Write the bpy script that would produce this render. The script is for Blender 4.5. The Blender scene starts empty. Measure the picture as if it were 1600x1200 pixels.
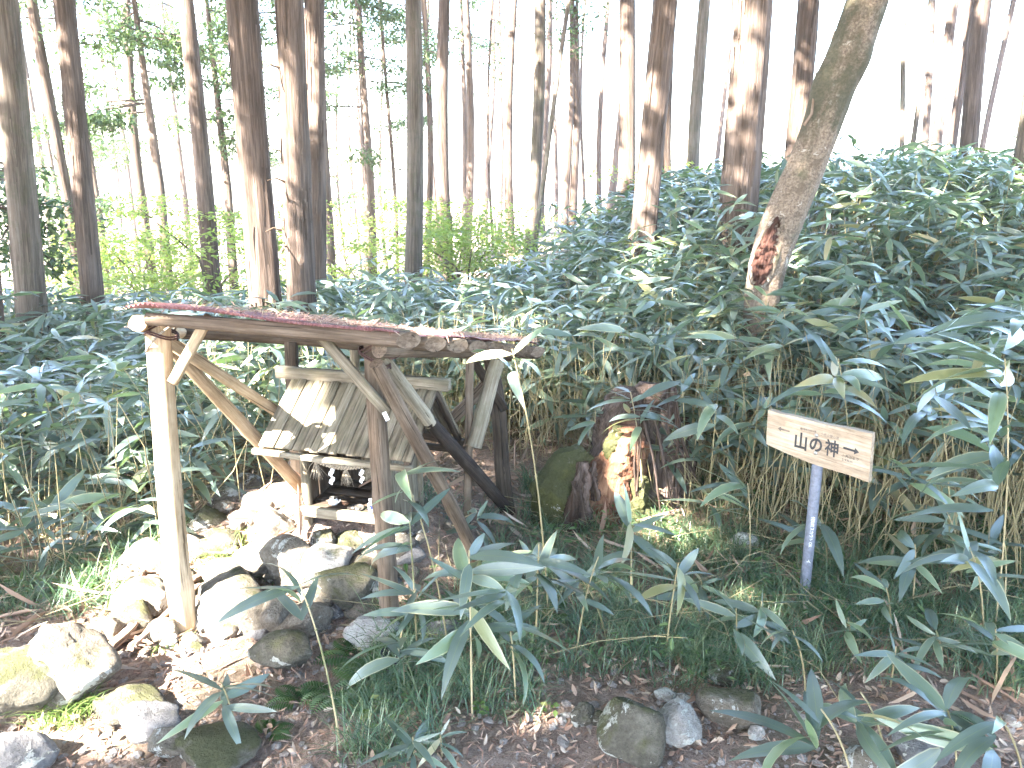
import bpy, math, random
import numpy as np
from mathutils import Vector, Matrix, Euler

random.seed(7)
rng = np.random.default_rng(11)
R = math.radians
scn = bpy.context.scene
col = scn.collection

# ------------------------------------------------------------------ camera
H = 2.1
PITCH = R(15.5)
FPX = 1209.0
cd = bpy.data.cameras.new('camera'); cam = bpy.data.objects.new('camera', cd); col.objects.link(cam)
cam.location = (0, 0, H); cam.rotation_euler = (R(90) - PITCH, 0, 0)
cd.sensor_width = 36; cd.lens = 36 * FPX / 1600; cd.clip_start = 0.05; cd.clip_end = 2000
scn.camera = cam

# ------------------------------------------------------------------ sky, sun, exposure
SUN = np.array([-0.53, -0.50, 0.69]); SUN /= np.linalg.norm(SUN)      # towards the sun
w = bpy.data.worlds.new('World'); scn.world = w; w.use_nodes = True
nt = w.node_tree; nt.nodes.clear()
sky = nt.nodes.new('ShaderNodeTexSky'); sky.sky_type = 'NISHITA'; sky.sun_disc = False
sky.sun_elevation = math.asin(SUN[2]); sky.sun_rotation = math.atan2(SUN[0], SUN[1])
sky.air_density = 1.0; sky.dust_density = 1.2; sky.ozone_density = 1.0
bg = nt.nodes.new('ShaderNodeBackground'); bg.inputs['Strength'].default_value = 0.15
wo = nt.nodes.new('ShaderNodeOutputWorld')
nt.links.new(sky.outputs[0], bg.inputs[0]); nt.links.new(bg.outputs[0], wo.inputs[0])
ld = bpy.data.lights.new('sun', 'SUN'); ld.energy = 5.0; ld.angle = R(0.53); ld.color = (1.0, .93, .82)
sun = bpy.data.objects.new('sun', ld); col.objects.link(sun)
sun.rotation_euler = Vector(SUN).to_track_quat('Z', 'Y').to_euler()
scn.view_settings.view_transform = 'Standard'; scn.view_settings.look = 'None'
scn.view_settings.exposure = 4.3; scn.view_settings.gamma = 1; scn.view_settings.use_curve_mapping = False
scn.cycles.max_bounces = 8; scn.cycles.diffuse_bounces = 3; scn.cycles.glossy_bounces = 2
scn.cycles.transmission_bounces = 4; scn.cycles.transparent_max_bounces = 4; scn.cycles.volume_bounces = 1
scn.cycles.use_denoising = True
scn.cycles.sample_clamp_indirect = 6

# ------------------------------------------------------------------ measuring helpers
CP, SP = math.cos(PITCH), math.sin(PITCH)
def ray(px, py):
    u = (px - 800) / FPX; v = (600 - py) / FPX; d = CP + SP * v
    return u / d, (-SP + CP * v) / d
def P(px, py, Y):
    u, r = ray(px, py); return np.array([u * Y, Y, H + r * Y])
def sm(t):
    t = np.clip(t, 0, 1); return t * t * (3 - 2 * t)
_ph = [(rng.uniform(0, 6.28), rng.uniform(0, 6.28), rng.uniform(-1, 1), rng.uniform(-1, 1)) for _ in range(14)]
def rough(x, y, f):
    s = 0
    for i, (a, b, c, d) in enumerate(_ph):
        k = f * (1 + i * .45)
        s = s + np.sin(k * (x * c + y * (1 - abs(c))) + a) * np.cos(k * (y * d - x * (1 - abs(d))) + b) / (1 + i * .5)
    return s / 4
def T(x, y):
    x = np.asarray(x, float); y = np.asarray(y, float)
    z = 1.15 * sm((x - .2 + .25 * (y - 6)) / 4.7) * sm((y - 3.9) / 4.6)
    z = z - .22 * sm((-x - 1.9) / 1.0) * sm((y - 3.0) / 1.0)
    z = z - .085 * np.clip(y - 9, 0, 40) * sm((7 - x) / 9)
    z = z + .03 * np.clip(y - 10, 0, 30) * sm((x - 4) / 6)
    z = z + .26 * np.exp(-((x + .78) / .52) ** 4 - ((y - 4.05) / .48) ** 4)
    z = z + .12 * np.exp(-((x + 1.45) / .45) ** 2 - ((y - 4.2) / .7) ** 2)
    z = z + .018 * rough(x, y, 2.2) + .05 * rough(x + 9, y, .5) * sm((np.hypot(x, y) - 5) / 6)
    return z
def G(px, py):
    u, r = ray(px, py); Y = 1.2
    for _ in range(4000):
        if H + r * Y <= float(T(u * Y, Y)): break
        Y += .004 + Y * .001
    return np.array([u * Y, Y, float(T(u * Y, Y))])

# ------------------------------------------------------------------ mesh helpers
class MB:
    def __init__(s): s.v = []; s.f = []; s.g = []; s.n = 0
    def add(s, V, F, gc=None):
        V = np.asarray(V, float).reshape(-1, 3)
        s.v.append(V); s.g.append(np.asarray(gc, float).reshape(-1, 3) if gc is not None else V.copy())
        for f in F:
            f = np.asarray(f)
            if len(f): s.f.append(f + s.n)
        s.n += len(V); return s
    def mesh(s, name, off=(0, 0, 0), smooth=True):
        V = np.concatenate(s.v) - np.asarray(off); g = np.concatenate(s.g)
        me = bpy.data.meshes.new(name)
        loops = np.concatenate([f.reshape(-1) for f in s.f]); tot = np.concatenate([np.full(len(f), f.shape[1]) for f in s.f])
        me.vertices.add(len(V)); me.vertices.foreach_set('co', V.astype(np.float32).ravel())
        me.loops.add(len(loops)); me.loops.foreach_set('vertex_index', loops.astype(np.int32))
        me.polygons.add(len(tot)); st = np.concatenate([[0], np.cumsum(tot)[:-1]])
        me.polygons.foreach_set('loop_start', st.astype(np.int32)); me.polygons.foreach_set('loop_total', tot.astype(np.int32))
        me.polygons.foreach_set('use_smooth', np.full(len(tot), smooth))
        a = me.attributes.new('gc', 'FLOAT_VECTOR', 'POINT'); a.data.foreach_set('vector', g.astype(np.float32).ravel())
        me.update(calc_edges=True); me.validate()
        return me
    def build(s, name, mat, parent=None, smooth=True, label=None):
        off = parent.location if parent is not None else (0, 0, 0)
        me = s.mesh(name, off, smooth); me.materials.append(mat)
        o = bpy.data.objects.new(name, me); col.objects.link(o)
        if parent is not None: o.parent = parent
        if label: o['label'] = label
        return o
def tag(o, label=None, cat=None, group=None, kind=None):
    if label: o['label'] = label
    if cat: o['category'] = cat
    if group: o['group'] = group
    if kind: o['kind'] = kind
    return o
def empty(name, loc, label, cat, group=None):
    o = bpy.data.objects.new(name, None); col.objects.link(o); o.location = Vector([float(a) for a in loc]); o.empty_display_size = .1
    return tag(o, label, cat, group)
def frames(pts):
    pts = np.asarray(pts, float); t = np.gradient(pts, axis=0); t /= np.linalg.norm(t, axis=1)[:, None] + 1e-9
    ref = np.array([0, 0, 1.]) if abs(t[0][2]) < .8 else np.array([0, 1., 0])
    a = np.cross(t, ref); a /= np.linalg.norm(a, axis=1)[:, None] + 1e-9
    b = np.cross(t, a); return t, a, b
def tube(mb, pts, rad, n=8, ridge=0.0, cap=True, seed=0, knots=0, flat=None):
    pts = np.asarray(pts, float); m = len(pts); rad = np.broadcast_to(np.asarray(rad, float), (m,)).copy()
    t, a, b = frames(pts); r2 = np.random.default_rng(abs(int(seed)) + 5)
    th = np.linspace(0, 2 * np.pi, n, endpoint=False)
    s = np.concatenate([[0], np.cumsum(np.linalg.norm(np.diff(pts, axis=0), axis=1))])
    rr = np.ones((m, n))
    if ridge:
        for k in range(10):
            f = r2.integers(2, max(4, n // 3)); rr += ridge * .35 * np.sin(f * th[None, :] + r2.uniform(0, 6.3) + .8 * np.sin(s[:, None] * r2.uniform(.6, 3) + k))
        rr += ridge * r2.normal(0, .25, (m, n))
    for k in range(knots):
        c = r2.uniform(.1, .9) * s[-1]; ac = r2.uniform(0, 6.28)
        d = (np.angle(np.exp(1j * (th[None, :] - ac))) / .6) ** 2 + ((s[:, None] - c) / (rad.mean() * .9)) ** 2
        rr += .22 * np.exp(-d)
    fl = 1.0 if flat is None else flat
    V = pts[:, None, :] + (rad[:, None] * rr)[:, :, None] * (np.cos(th)[None, :, None] * a[:, None, :] + fl * np.sin(th)[None, :, None] * b[:, None, :])
    off = r2.uniform(0, 20)
    gc = np.stack([np.cos(th)[None, :] * rad[:, None] + off, np.sin(th)[None, :] * rad[:, None] + off, np.repeat(s[:, None], n, 1) + off], -1)
    i = np.arange(m - 1)[:, None] * n; j = np.arange(n)[None, :]; k = (j + 1) % n
    Q = np.stack([i + j, i + k, i + n + k, i + n + j], -1).reshape(-1, 4)
    V = V.reshape(-1, 3); gc = gc.reshape(-1, 3); F = [Q]
    if cap:
        # own ring of verts for each cap so the cut face is crisp
        c0 = len(V); V = np.concatenate([V, V[:n], pts[:1], V[(m - 1) * n:m * n], pts[-1:]])
        gcap = lambda z: np.concatenate([gc[:n], [[off, off, off]]]) * [1, 1, 0] + [0, 0, z]
        gc = np.concatenate([gc, gcap(off), gcap(off + 3)])
        jj = np.arange(n); kk = (jj + 1) % n
        F.append(np.stack([c0 + kk, c0 + jj, np.full(n, c0 + n)], -1)); c1 = c0 + n + 1
        F.append(np.stack([c1 + jj, c1 + kk, np.full(n, c1 + n)], -1))
    mb.add(V, F, gc); return mb
def line(p, q, n): return np.asarray(p)[None] + (np.asarray(q) - np.asarray(p))[None] * np.linspace(0, 1, n)[:, None]
def log(p, q, r0, r1=None, n=14, seg=14, seed=0, bend=.012, ridge=.05, knots=3, mb=None):
    mb = mb or MB(); r1 = r0 if r1 is None else r1; pts = line(p, q, seg); r2 = np.random.default_rng(seed)
    L = np.linalg.norm(pts[-1] - pts[0]); tt = np.linspace(0, 1, seg)
    pts += (np.sin(tt * np.pi) * L * bend)[:, None] * r2.normal(0, 1, 3) + (np.sin(tt * 2 * np.pi) * L * bend * .5)[:, None] * r2.normal(0, 1, 3)
    return tube(mb, pts, np.linspace(r0, r1, seg), n, ridge, seed=seed, knots=knots)
def board(p, q, wd, th, up=(0, 0, 1), mb=None, seed=0, warp=.004, end=0.0):
    """plank from p to q; wd along 'up' (made square to the length), th across; slightly worn edges"""
    mb = mb or MB(); p = np.asarray(p, float); q = np.asarray(q, float); L = np.linalg.norm(q - p); d = (q - p) / L
    u = np.asarray(up, float); u = u - d * u.dot(d); u /= np.linalg.norm(u); c = np.cross(d, u); m = 9; r2 = np.random.default_rng(seed + 3)
    bev = min(wd, th) * .12; prof = []
    for (sx, sy) in ((1, 1), (-1, 1), (-1, -1), (1, -1)):
        X, Yy = sx * wd / 2, sy * th / 2
        aa = [(X - sx * bev, Yy), (X, Yy - sy * bev)]
        prof += aa if sx * sy < 0 else aa[::-1]
    prof = np.array(prof); k = len(prof); s = np.linspace(0, L, m)
    wob = r2.normal(0, warp, (m, 2)); wv = 1 + r2.normal(0, .015, (m, 1, 2))
    pr = prof[None] * wv + np.cumsum(wob, 0)[:, None] * .3
    V = p + s[:, None, None] * d + pr[:, :, :1] * u + pr[:, :, 1:] * c
    if end: V[-1] += d * (prof[:, :1] / wd * end)
    o = r2.uniform(0, 30); gc = np.stack([np.broadcast_to(prof[None, :, 0], (m, k)) + o, np.broadcast_to(prof[None, :, 1], (m, k)) + o, np.repeat(s[:, None], k, 1) + o], -1)
    i = np.arange(m - 1)[:, None] * k; j = np.arange(k)[None]; kk = (j + 1) % k
    Q = np.stack([i + j, i + kk, i + k + kk, i + k + j], -1).reshape(-1, 4)
    mb.add(V, [Q, np.arange(k)[None, ::-1], (np.arange(k) + (m - 1) * k)[None]], gc); return mb
def lathe(mb, c, prof, n=20):
    prof = np.array(prof, float); th = np.linspace(0, 2 * np.pi, n, endpoint=False)
    V = np.stack([prof[:, None, 0] * np.cos(th), prof[:, None, 0] * np.sin(th), np.repeat(prof[:, 1:2], n, 1)], -1).reshape(-1, 3)
    m = len(prof); i = np.arange(m - 1)[:, None] * n; j = np.arange(n)[None]; k = (j + 1) % n
    gc = V.copy(); mb.add(V + np.asarray(c), [np.stack([i + j, i + k, i + n + k, i + n + j], -1).reshape(-1, 4)], gc); return mb
_ico = {}
def ico(sub):
    if sub not in _ico:
        import bmesh
        bm = bmesh.new(); bmesh.ops.create_icosphere(bm, subdivisions=sub, radius=1)
        bm.verts.ensure_lookup_table()
        _ico[sub] = (np.array([v.co[:] for v in bm.verts]), np.array([[v.index for v in f.verts] for f in bm.faces])); bm.free()
    return _ico[sub]
def rock(sub=4, seed=0, cuts=13, noise=.026, round_=.25):
    V, F = ico(sub); V = V / np.linalg.norm(V, axis=1)[:, None]; r2 = np.random.default_rng(seed)
    N = r2.normal(0, 1, (cuts, 3)); N /= np.linalg.norm(N, axis=1)[:, None]; D = r2.uniform(.62, .95, cuts)
    dots = V @ N.T; rr = np.where(dots > .05, D[None] / np.maximum(dots, .05), 9)
    kk = 30 - 26 * round_; r = -np.log(np.exp(-rr * kk).sum(1) + np.exp(-kk * 1.15)) / kk
    r = np.clip(r, .3, 1.2)
    for k in range(26):
        d = r2.normal(0, 1, 3); f = 3 * 1.22 ** k; d *= f / np.linalg.norm(d)
        r += noise * 1.5 / (1 + .16 * k) * np.sin(V @ d + r2.uniform(0, 6.3) + 1.5 * np.sin(V @ d[::-1])) * .5
    return V * r[:, None], F

# ------------------------------------------------------------------ materials
def newmat(name):
    m = bpy.data.materials.new(name); m.use_nodes = True; m.node_tree.nodes.clear(); return m, m.node_tree
def N(nt, t, **kw):
    n = nt.nodes.new('ShaderNode' + t)
    for k, v in kw.items():
        if k.startswith('i_'): n.inputs[k[2:].replace('_', ' ')].default_value = v
        else: setattr(n, k, v)
    return n
def ramp(nt, fac, stops):
    n = nt.nodes.new('ShaderNodeValToRGB'); e = n.color_ramp.elements
    while len(e) > 1: e.remove(e[-1])
    e[0].position = stops[0][0]; e[0].color = (*stops[0][1], 1)
    for p, c in stops[1:]:
        x = e.new(p); x.color = (*c, 1)
    nt.links.new(fac, n.inputs[0]); return n.outputs[0]
def noise(nt, vec, scale, detail=4, rough=.6, dist=0):
    n = N(nt, 'TexNoise'); n.inputs['Scale'].default_value = scale; n.inputs['Detail'].default_value = detail
    n.inputs['Roughness'].default_value = rough; n.inputs['Distortion'].default_value = dist
    if vec is not None: nt.links.new(vec, n.inputs['Vector'])
    return n.outputs['Fac']
def mapping(nt, vec, sc):
    n = N(nt, 'Mapping'); n.inputs['Scale'].default_value = sc; nt.links.new(vec, n.inputs[0]); return n.outputs[0]
def mix(nt, fac, a, b, mode='MIX'):
    n = N(nt, 'Mix', data_type='RGBA', blend_type=mode)
    for s, x in ((0, fac), (6, a), (7, b)):
        if hasattr(x, 'links'): nt.links.new(x, n.inputs[s])
        else: n.inputs[s].default_value = x if s == 0 else (*x, 1)
    return n.outputs[2]
def mth(nt, op, a, b=0.0, c=None):
    n = N(nt, 'Math', operation=op)
    for s, x in enumerate((a, b) if c is None else (a, b, c)):
        if hasattr(x, 'links'): nt.links.new(x, n.inputs[s])
        else: n.inputs[s].default_value = x
    return n.outputs[0]
def finish(nt, color, rough=.8, bump=None, bstr=.5, bdist=.01, spec=.3, metal=0, coat=0):
    b = N(nt, 'BsdfPrincipled'); o = N(nt, 'OutputMaterial')
    for s, x in (('Base Color', color), ('Roughness', rough), ('Metallic', metal)):
        if hasattr(x, 'links'): nt.links.new(x, b.inputs[s])
        else: b.inputs[s].default_value = (*x, 1) if s == 'Base Color' else x
    b.inputs['Specular IOR Level'].default_value = spec
    if bump is not None:
        bn = N(nt, 'Bump'); bn.inputs['Strength'].default_value = bstr; bn.inputs['Distance'].default_value = bdist
        nt.links.new(bump, bn.inputs['Height']); nt.links.new(bn.outputs[0], b.inputs['Normal'])
    nt.links.new(b.outputs[0], o.inputs[0]); return b
def gcn(nt): return N(nt, 'Attribute', attribute_name='gc').outputs['Vector']
def objrand(nt): return N(nt, 'ObjectInfo').outputs['Random']
def wood(name, dark, mid, light, moss=0.0, sc=1.0, bs=.6):
    m, nt = newmat(name); g = gcn(nt)
    n1 = noise(nt, mapping(nt, g, (90 * sc, 90 * sc, 4 * sc)), 1, 5, .65, .3)
    n2 = noise(nt, mapping(nt, g, (14, 14, 3)), 1, 4, .6)
    n3 = noise(nt, mapping(nt, g, (260 * sc, 260 * sc, 7)), 1, 3, .7)
    f = mth(nt, 'ADD', mth(nt, 'MULTIPLY', n1, .6), mth(nt, 'MULTIPLY', n2, .4))
    f = mth(nt, 'ADD', f, mth(nt, 'MULTIPLY_ADD', objrand(nt), .12, -.06))
    c = ramp(nt, f, [(.3, dark), (.48, mid), (.68, light)])
    ck = mth(nt, 'GREATER_THAN', noise(nt, mapping(nt, g, (75, 75, 2.2)), 1, 4, .55, .6), .635)
    c = mix(nt, mth(nt, 'MULTIPLY', ck, .75), c, tuple(a * .35 for a in dark))
    st = ramp(nt, noise(nt, mapping(nt, g, (5, 5, 2.5)), 1, 5, .7), [(.35, (.62, .6, .56)), (.6, (1, 1, 1))]); c = mix(nt, 1.0, c, st, 'MULTIPLY')
    if moss:
        geo = N(nt, 'NewGeometry'); sx = N(nt, 'SeparateXYZ'); nt.links.new(geo.outputs['Normal'], sx.inputs[0])
        mf = noise(nt, geo.outputs['Position'], 9, 5, .7)
        mm = mth(nt, 'MULTIPLY', mth(nt, 'GREATER_THAN', mth(nt, 'ADD', mf, mth(nt, 'MULTIPLY', sx.outputs[2], .12)), .56), moss)
        c = mix(nt, mm, c, (.085, .105, .04))
    finish(nt, c, .85, mth(nt, 'ADD', n1, n3), bs, .004, .2)
    return m
M = {}
M['post'] = wood('weathered_post_wood', (.04, .028, .02), (.125, .09, .066), (.25, .195, .15))
M['pale'] = wood('pale_debarked_wood', (.2, .13, .08), (.42, .31, .2), (.6, .48, .34))
M['plank'] = wood('mossy_grey_plank', (.07, .058, .042), (.2, .168, .125), (.36, .315, .245), .12)
M['dark'] = wood('dark_brown_wood', (.02, .015, .011), (.06, .044, .033), (.13, .1, .077))  # darker brown tone for rear and inner timbers
M['char'] = wood('blackened_wood', (.01, .008, .007), (.035, .026, .022), (.09, .07, .06))
M['twig'] = wood('dead_branch_wood', (.1, .06, .04), (.22, .15, .11), (.38, .3, .25), 0, .6)
def bark(name, dark, mid, light, moss=0):
    m, nt = newmat(name); g = gcn(nt)
    n1 = noise(nt, mapping(nt, g, (34, 34, 1.6)), 1, 6, .68, .5)
    n2 = noise(nt, mapping(nt, g, (110, 110, 5)), 1, 4, .7)
    n3 = noise(nt, mapping(nt, g, (6, 6, 1.2)), 1, 3, .5)
    f = mth(nt, 'ADD', mth(nt, 'ADD', mth(nt, 'MULTIPLY', n1, .5), mth(nt, 'MULTIPLY', n2, .25)), mth(nt, 'MULTIPLY', n3, .25))
    f = mth(nt, 'ADD', f, mth(nt, 'MULTIPLY_ADD', objrand(nt), .08, -.04))
    c = ramp(nt, f, [(.36, dark), (.48, mid), (.62, light)])
    if moss:
        c = mix(nt, mth(nt, 'MULTIPLY', mth(nt, 'GREATER_THAN', noise(nt, g, 5, 5, .65), .54), moss), c, (.07, .085, .04))
    finish(nt, c, .9, mth(nt, 'ADD', mth(nt, 'MULTIPLY', n1, 1.4), mth(nt, 'MULTIPLY', n2, .5)), .9, .02, .15); return m
M['bark'] = bark('cedar_bark', (.036, .026, .021), (.1, .073, .06), (.2, .152, .13))
M['bark2'] = bark('greyish_cypress_bark', (.05, .04, .032), (.125, .1, .082), (.225, .19, .16), .2)
def smoothbark():
    m, nt = newmat('mottled_smooth_bark'); g = gcn(nt)
    n1 = noise(nt, g, 7, 6, .7, .4); n2 = noise(nt, g, 60, 4, .7); n3 = noise(nt, mapping(nt, g, (4, 4, 2.2)), 1, 5, .62)
    c = ramp(nt, n2, [(.3, (.07, .05, .038)), (.5, (.17, .13, .1)), (.75, (.3, .25, .2))])
    c = mix(nt, mth(nt, 'GREATER_THAN', n1, .62), c, (.34, .3, .26))
    c = mix(nt, mth(nt, 'MULTIPLY', mth(nt, 'LESS_THAN', n1, .42), .6), c, (.09, .07, .05))
    sep = N(nt, 'SeparateXYZ'); geo = N(nt, 'NewGeometry'); nt.links.new(geo.outputs['Position'], sep.inputs[0])
    up = mth(nt, 'MULTIPLY_ADD', sep.outputs[2], .09, -.2)
    mm = mth(nt, 'MULTIPLY', mth(nt, 'MULTIPLY_ADD', mth(nt, 'ADD', n3, up), 9, -4.6), 1)
    cl = N(nt, 'Clamp'); nt.links.new(mm, cl.inputs[0])
    c = mix(nt, mth(nt, 'MULTIPLY', cl.outputs[0], .9), c, mix(nt, n2, (.03, .03, .02), (.095, .09, .06)))
    finish(nt, c, .85, mth(nt, 'ADD', n2, n1), .7, .012, .2); return m
M['smoothbark'] = smoothbark()
def leafmat(name, base, tip, under, rough=.38, trans=.3, edge=.0, spec=.5, tr=(.2, .34, .05), old=0.0, coat=0.0):
    m, nt = newmat(name); g = gcn(nt); s = N(nt, 'SeparateXYZ'); nt.links.new(g, s.inputs[0])
    rnd = mth(nt, 'FRACT', mth(nt, 'ADD', s.outputs[2], mth(nt, 'MULTIPLY', objrand(nt), 7.3)))
    c = ramp(nt, rnd, [(0, base), (.6, tip), (.93, under), (1, under)] if not old else [(0, base), (.6, tip), (.93, under), (.97, (.26, .24, .1)), (1, (.4, .33, .2))])
    au = mth(nt, 'ABSOLUTE', s.outputs[0])
    vein = noise(nt, mapping(nt, g, (30, 1.2, 1)), 1, 2, .5)
    c = mix(nt, .35, c, mix(nt, vein, (.25, .25, .25), (.8, .8, .8)), 'OVERLAY')
    if edge:
        e = mth(nt, 'MULTIPLY', mth(nt, 'GREATER_THAN', au, .86), mth(nt, 'MULTIPLY', mth(nt, 'GREATER_THAN', rnd, .55), edge))
        c = mix(nt, e, c, (.42, .4, .25))
        c = mix(nt, mth(nt, 'MULTIPLY', mth(nt, 'LESS_THAN', au, .05), .5), c, (.2, .25, .1))
    p = N(nt, 'BsdfPrincipled'); nt.links.new(c, p.inputs['Base Color']); p.inputs['Roughness'].default_value = rough
    p.inputs['Specular IOR Level'].default_value = spec; p.inputs['Coat Weight'].default_value = coat; p.inputs['Coat Roughness'].default_value = .28
    b = N(nt, 'Bump'); b.inputs['Strength'].default_value = .25; b.inputs['Distance'].default_value = .002
    nt.links.new(vein, b.inputs['Height']); nt.links.new(b.outputs[0], p.inputs['Normal'])
    t = N(nt, 'BsdfTranslucent'); nt.links.new(mix(nt, .6, c, tr), t.inputs[0])
    x = N(nt, 'MixShader'); x.inputs[0].default_value = trans
    nt.links.new(p.outputs[0], x.inputs[1]); nt.links.new(t.outputs[0], x.inputs[2])
    o = N(nt, 'OutputMaterial'); nt.links.new(x.outputs[0], o.inputs[0]); return m
M['sasa'] = leafmat('sasa_leaf', (.07, .105, .092), (.135, .178, .16), (.18, .25, .15), .3, .25, .8, 1.0, old=1, coat=.5)
M['grass'] = leafmat('mondo_grass_blade', (.045, .095, .055), (.09, .16, .09), (.22, .25, .13), .33, .25, 0, .8)
M['lightgrass'] = leafmat('pale_grass_blade', (.09, .16, .04), (.14, .22, .06), (.25, .26, .1), .5, .35)
M['fern'] = leafmat('fern_leaf', (.04, .085, .035), (.06, .115, .045), (.1, .16, .06), .5, .35)
M['maple'] = leafmat('yellow_green_maple_leaf', (.1, .19, .05), (.17, .26, .07), (.3, .33, .1), .5, .5, tr=(.5, .6, .1))
M['conifer'] = leafmat('conifer_spray', (.025, .055, .022), (.045, .09, .032), (.09, .14, .045), .5, .3, tr=(.14, .22, .06))
M['brown'] = leafmat('dead_leaf', (.26, .16, .115), (.4, .28, .21), (.56, .45, .36), .7, .15, tr=(.4, .25, .12), spec=.25)
M['needle'] = leafmat('red_brown_needle', (.22, .12, .085), (.4, .25, .19), (.54, .38, .3), .8, .05, tr=(.3, .15, .08), spec=.2)
def culm():
    m, nt = newmat('bamboo_culm'); g = gcn(nt)
    c = ramp(nt, mth(nt, 'FRACT', mth(nt, 'ADD', mth(nt, 'MULTIPLY', objrand(nt), 3.3), noise(nt, mapping(nt, g, (2, 2, 5)), 1, 2))), [(0, (.16, .14, .07)), (.5, (.3, .25, .14)), (.85, (.44, .36, .22)), (1, (.12, .15, .06))])
    finish(nt, c, .45, None, spec=.4); return m
M['culm'] = culm()
def rockmat(name, c0, c1, c2, moss=.3, lichen=.3, upm=.25):
    m, nt = newmat(name); tc = N(nt, 'TexCoord').outputs['Object']; oi = N(nt, 'ObjectInfo')
    av = N(nt, 'VectorMath', operation='ADD'); nt.links.new(tc, av.inputs[0]); nt.links.new(oi.outputs['Location'], av.inputs[1]); p = av.outputs[0]
    n1 = noise(nt, p, 9, 7, .7, .4); n2 = noise(nt, p, 70, 5, .75); n3 = noise(nt, p, 4.5, 6, .72, .8); n4 = noise(nt, p, 6, 5, .65)
    f = mth(nt, 'ADD', mth(nt, 'MULTIPLY', n1, .6), mth(nt, 'MULTIPLY', n2, .4))
    c = ramp(nt, f, [(.33, c0), (.5, c1), (.66, c2)])
    l = mth(nt, 'MULTIPLY', mth(nt, 'GREATER_THAN', mth(nt, 'ADD', n3, mth(nt, 'MULTIPLY', n2, .12)), .67 - lichen * .14), .85)
    c = mix(nt, l, c, mix(nt, n2, (.36, .36, .33), (.62, .62, .58)))
    geo = N(nt, 'NewGeometry'); s = N(nt, 'SeparateXYZ'); nt.links.new(geo.outputs['Normal'], s.inputs[0])
    q = mth(nt, 'ADD', mth(nt, 'ADD', n4, mth(nt, 'MULTIPLY', s.outputs[2], upm)), mth(nt, 'MULTIPLY', n2, .15))
    cl = N(nt, 'Clamp'); nt.links.new(mth(nt, 'MULTIPLY', mth(nt, 'SUBTRACT', q, .92 - moss * .45), 7), cl.inputs[0])
    c = mix(nt, mth(nt, 'MULTIPLY', cl.outputs[0], .9), c, mix(nt, n2, (.035, .04, .018), (.12, .12, .06)))
    finish(nt, c, .95, mth(nt, 'ADD', n1, mth(nt, 'MULTIPLY', n2, .6)), 1, .035, .12); return m
M['rock'] = rockmat('grey_brown_rock', (.08, .068, .055), (.19, .165, .135), (.33, .3, .255), .2, .3)
M['rockmoss'] = rockmat('mossy_rock', (.055, .05, .042), (.12, .11, .088), (.22, .2, .17), .55, .2)
M['rockpale'] = rockmat('pale_lichened_rock', (.2, .18, .165), (.36, .34, .32), (.55, .53, .51), .1, .7)
M['rockslate'] = rockmat('grey_slab_rock', (.1, .095, .1), (.2, .195, .2), (.33, .32, .33), .15, .1)
def groundmat():
    m, nt = newmat('leaf_litter_soil'); p = N(nt, 'NewGeometry').outputs['Position']
    n1 = noise(nt, p, 1.3, 5, .6); n2 = noise(nt, p, 26, 6, .75); n3 = noise(nt, p, 140, 4, .7)
    c = ramp(nt, mth(nt, 'ADD', mth(nt, 'MULTIPLY', n2, .6), mth(nt, 'MULTIPLY', n3, .4)), [(.34, (.1, .07, .056)), (.47, (.28, .205, .165)), (.6, (.43, .335, .28)), (.73, (.56, .49, .44))])
    c = mix(nt, mth(nt, 'MULTIPLY', mth(nt, 'GREATER_THAN', n1, .56), .35), c, (.06, .07, .03))
    finish(nt, c, .95, mth(nt, 'ADD', n2, n3), 1, .02, .15); return m
M['ground'] = groundmat()
def plain(name, c, rough=.5, metal=0, spec=.5, var=.15, sc=30):
    m, nt = newmat(name); p = N(nt, 'TexCoord').outputs['Object']; n = noise(nt, p, sc, 5, .65)
    lo = tuple(a * (1 - var * 2) for a in c); hi = tuple(min(1, a * (1 + var)) for a in c)
    finish(nt, ramp(nt, n, [(.35, lo), (.6, hi)]), rough, n, .15, .002, spec, metal); return m
M['steel'] = plain('blue_grey_painted_steel', (.2, .215, .275), .45, .3, var=.12, sc=60)
M['bolt'] = plain('dull_bolt_metal', (.4, .38, .36), .4, .8)
M['ink'] = plain('black_painted_lettering', (.03, .03, .035), .6, var=.3, sc=200)
M['fadedink'] = plain('faded_brown_lettering', (.14, .11, .09), .7)
M['whitepaint'] = plain('white_painted_lettering', (.8, .8, .8), .5)
M['paper'] = plain('white_paper', (.82, .82, .82), .8, var=.04)
M['straw'] = plain('straw_rope', (.3, .25, .19), .85, var=.3, sc=120)
M['wire'] = plain('rusty_dark_wire', (.07, .035, .03), .7, .3)
M['china'] = plain('white_china', (.78, .78, .8), .2, var=.03)
M['blue'] = plain('cobalt_glaze', (.04, .06, .3), .25)
M['darkclay'] = plain('dark_glazed_clay', (.05, .045, .04), .35)
M['plastic'] = plain('black_plastic', (.012, .012, .013), .5, var=.3)
M['decay'] = bark('orange_decayed_wood', (.05, .024, .016), (.16, .075, .046), (.34, .2, .125))
M['redrot'] = bark('dark_red_torn_wood', (.012, .006, .005), (.085, .038, .03), (.24, .14, .11))
M['rot'] = bark('dark_rotten_wood', (.015, .01, .008), (.06, .04, .03), (.2, .15, .13))
M['gravel'] = rockmat('path_gravel', (.18, .155, .14), (.36, .32, .3), (.52, .49, .46), 0, 0)
M['moss'] = rockmat('thick_moss', (.05, .05, .02), (.1, .105, .04), (.16, .16, .07), 1.0, 0, .3)
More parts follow.
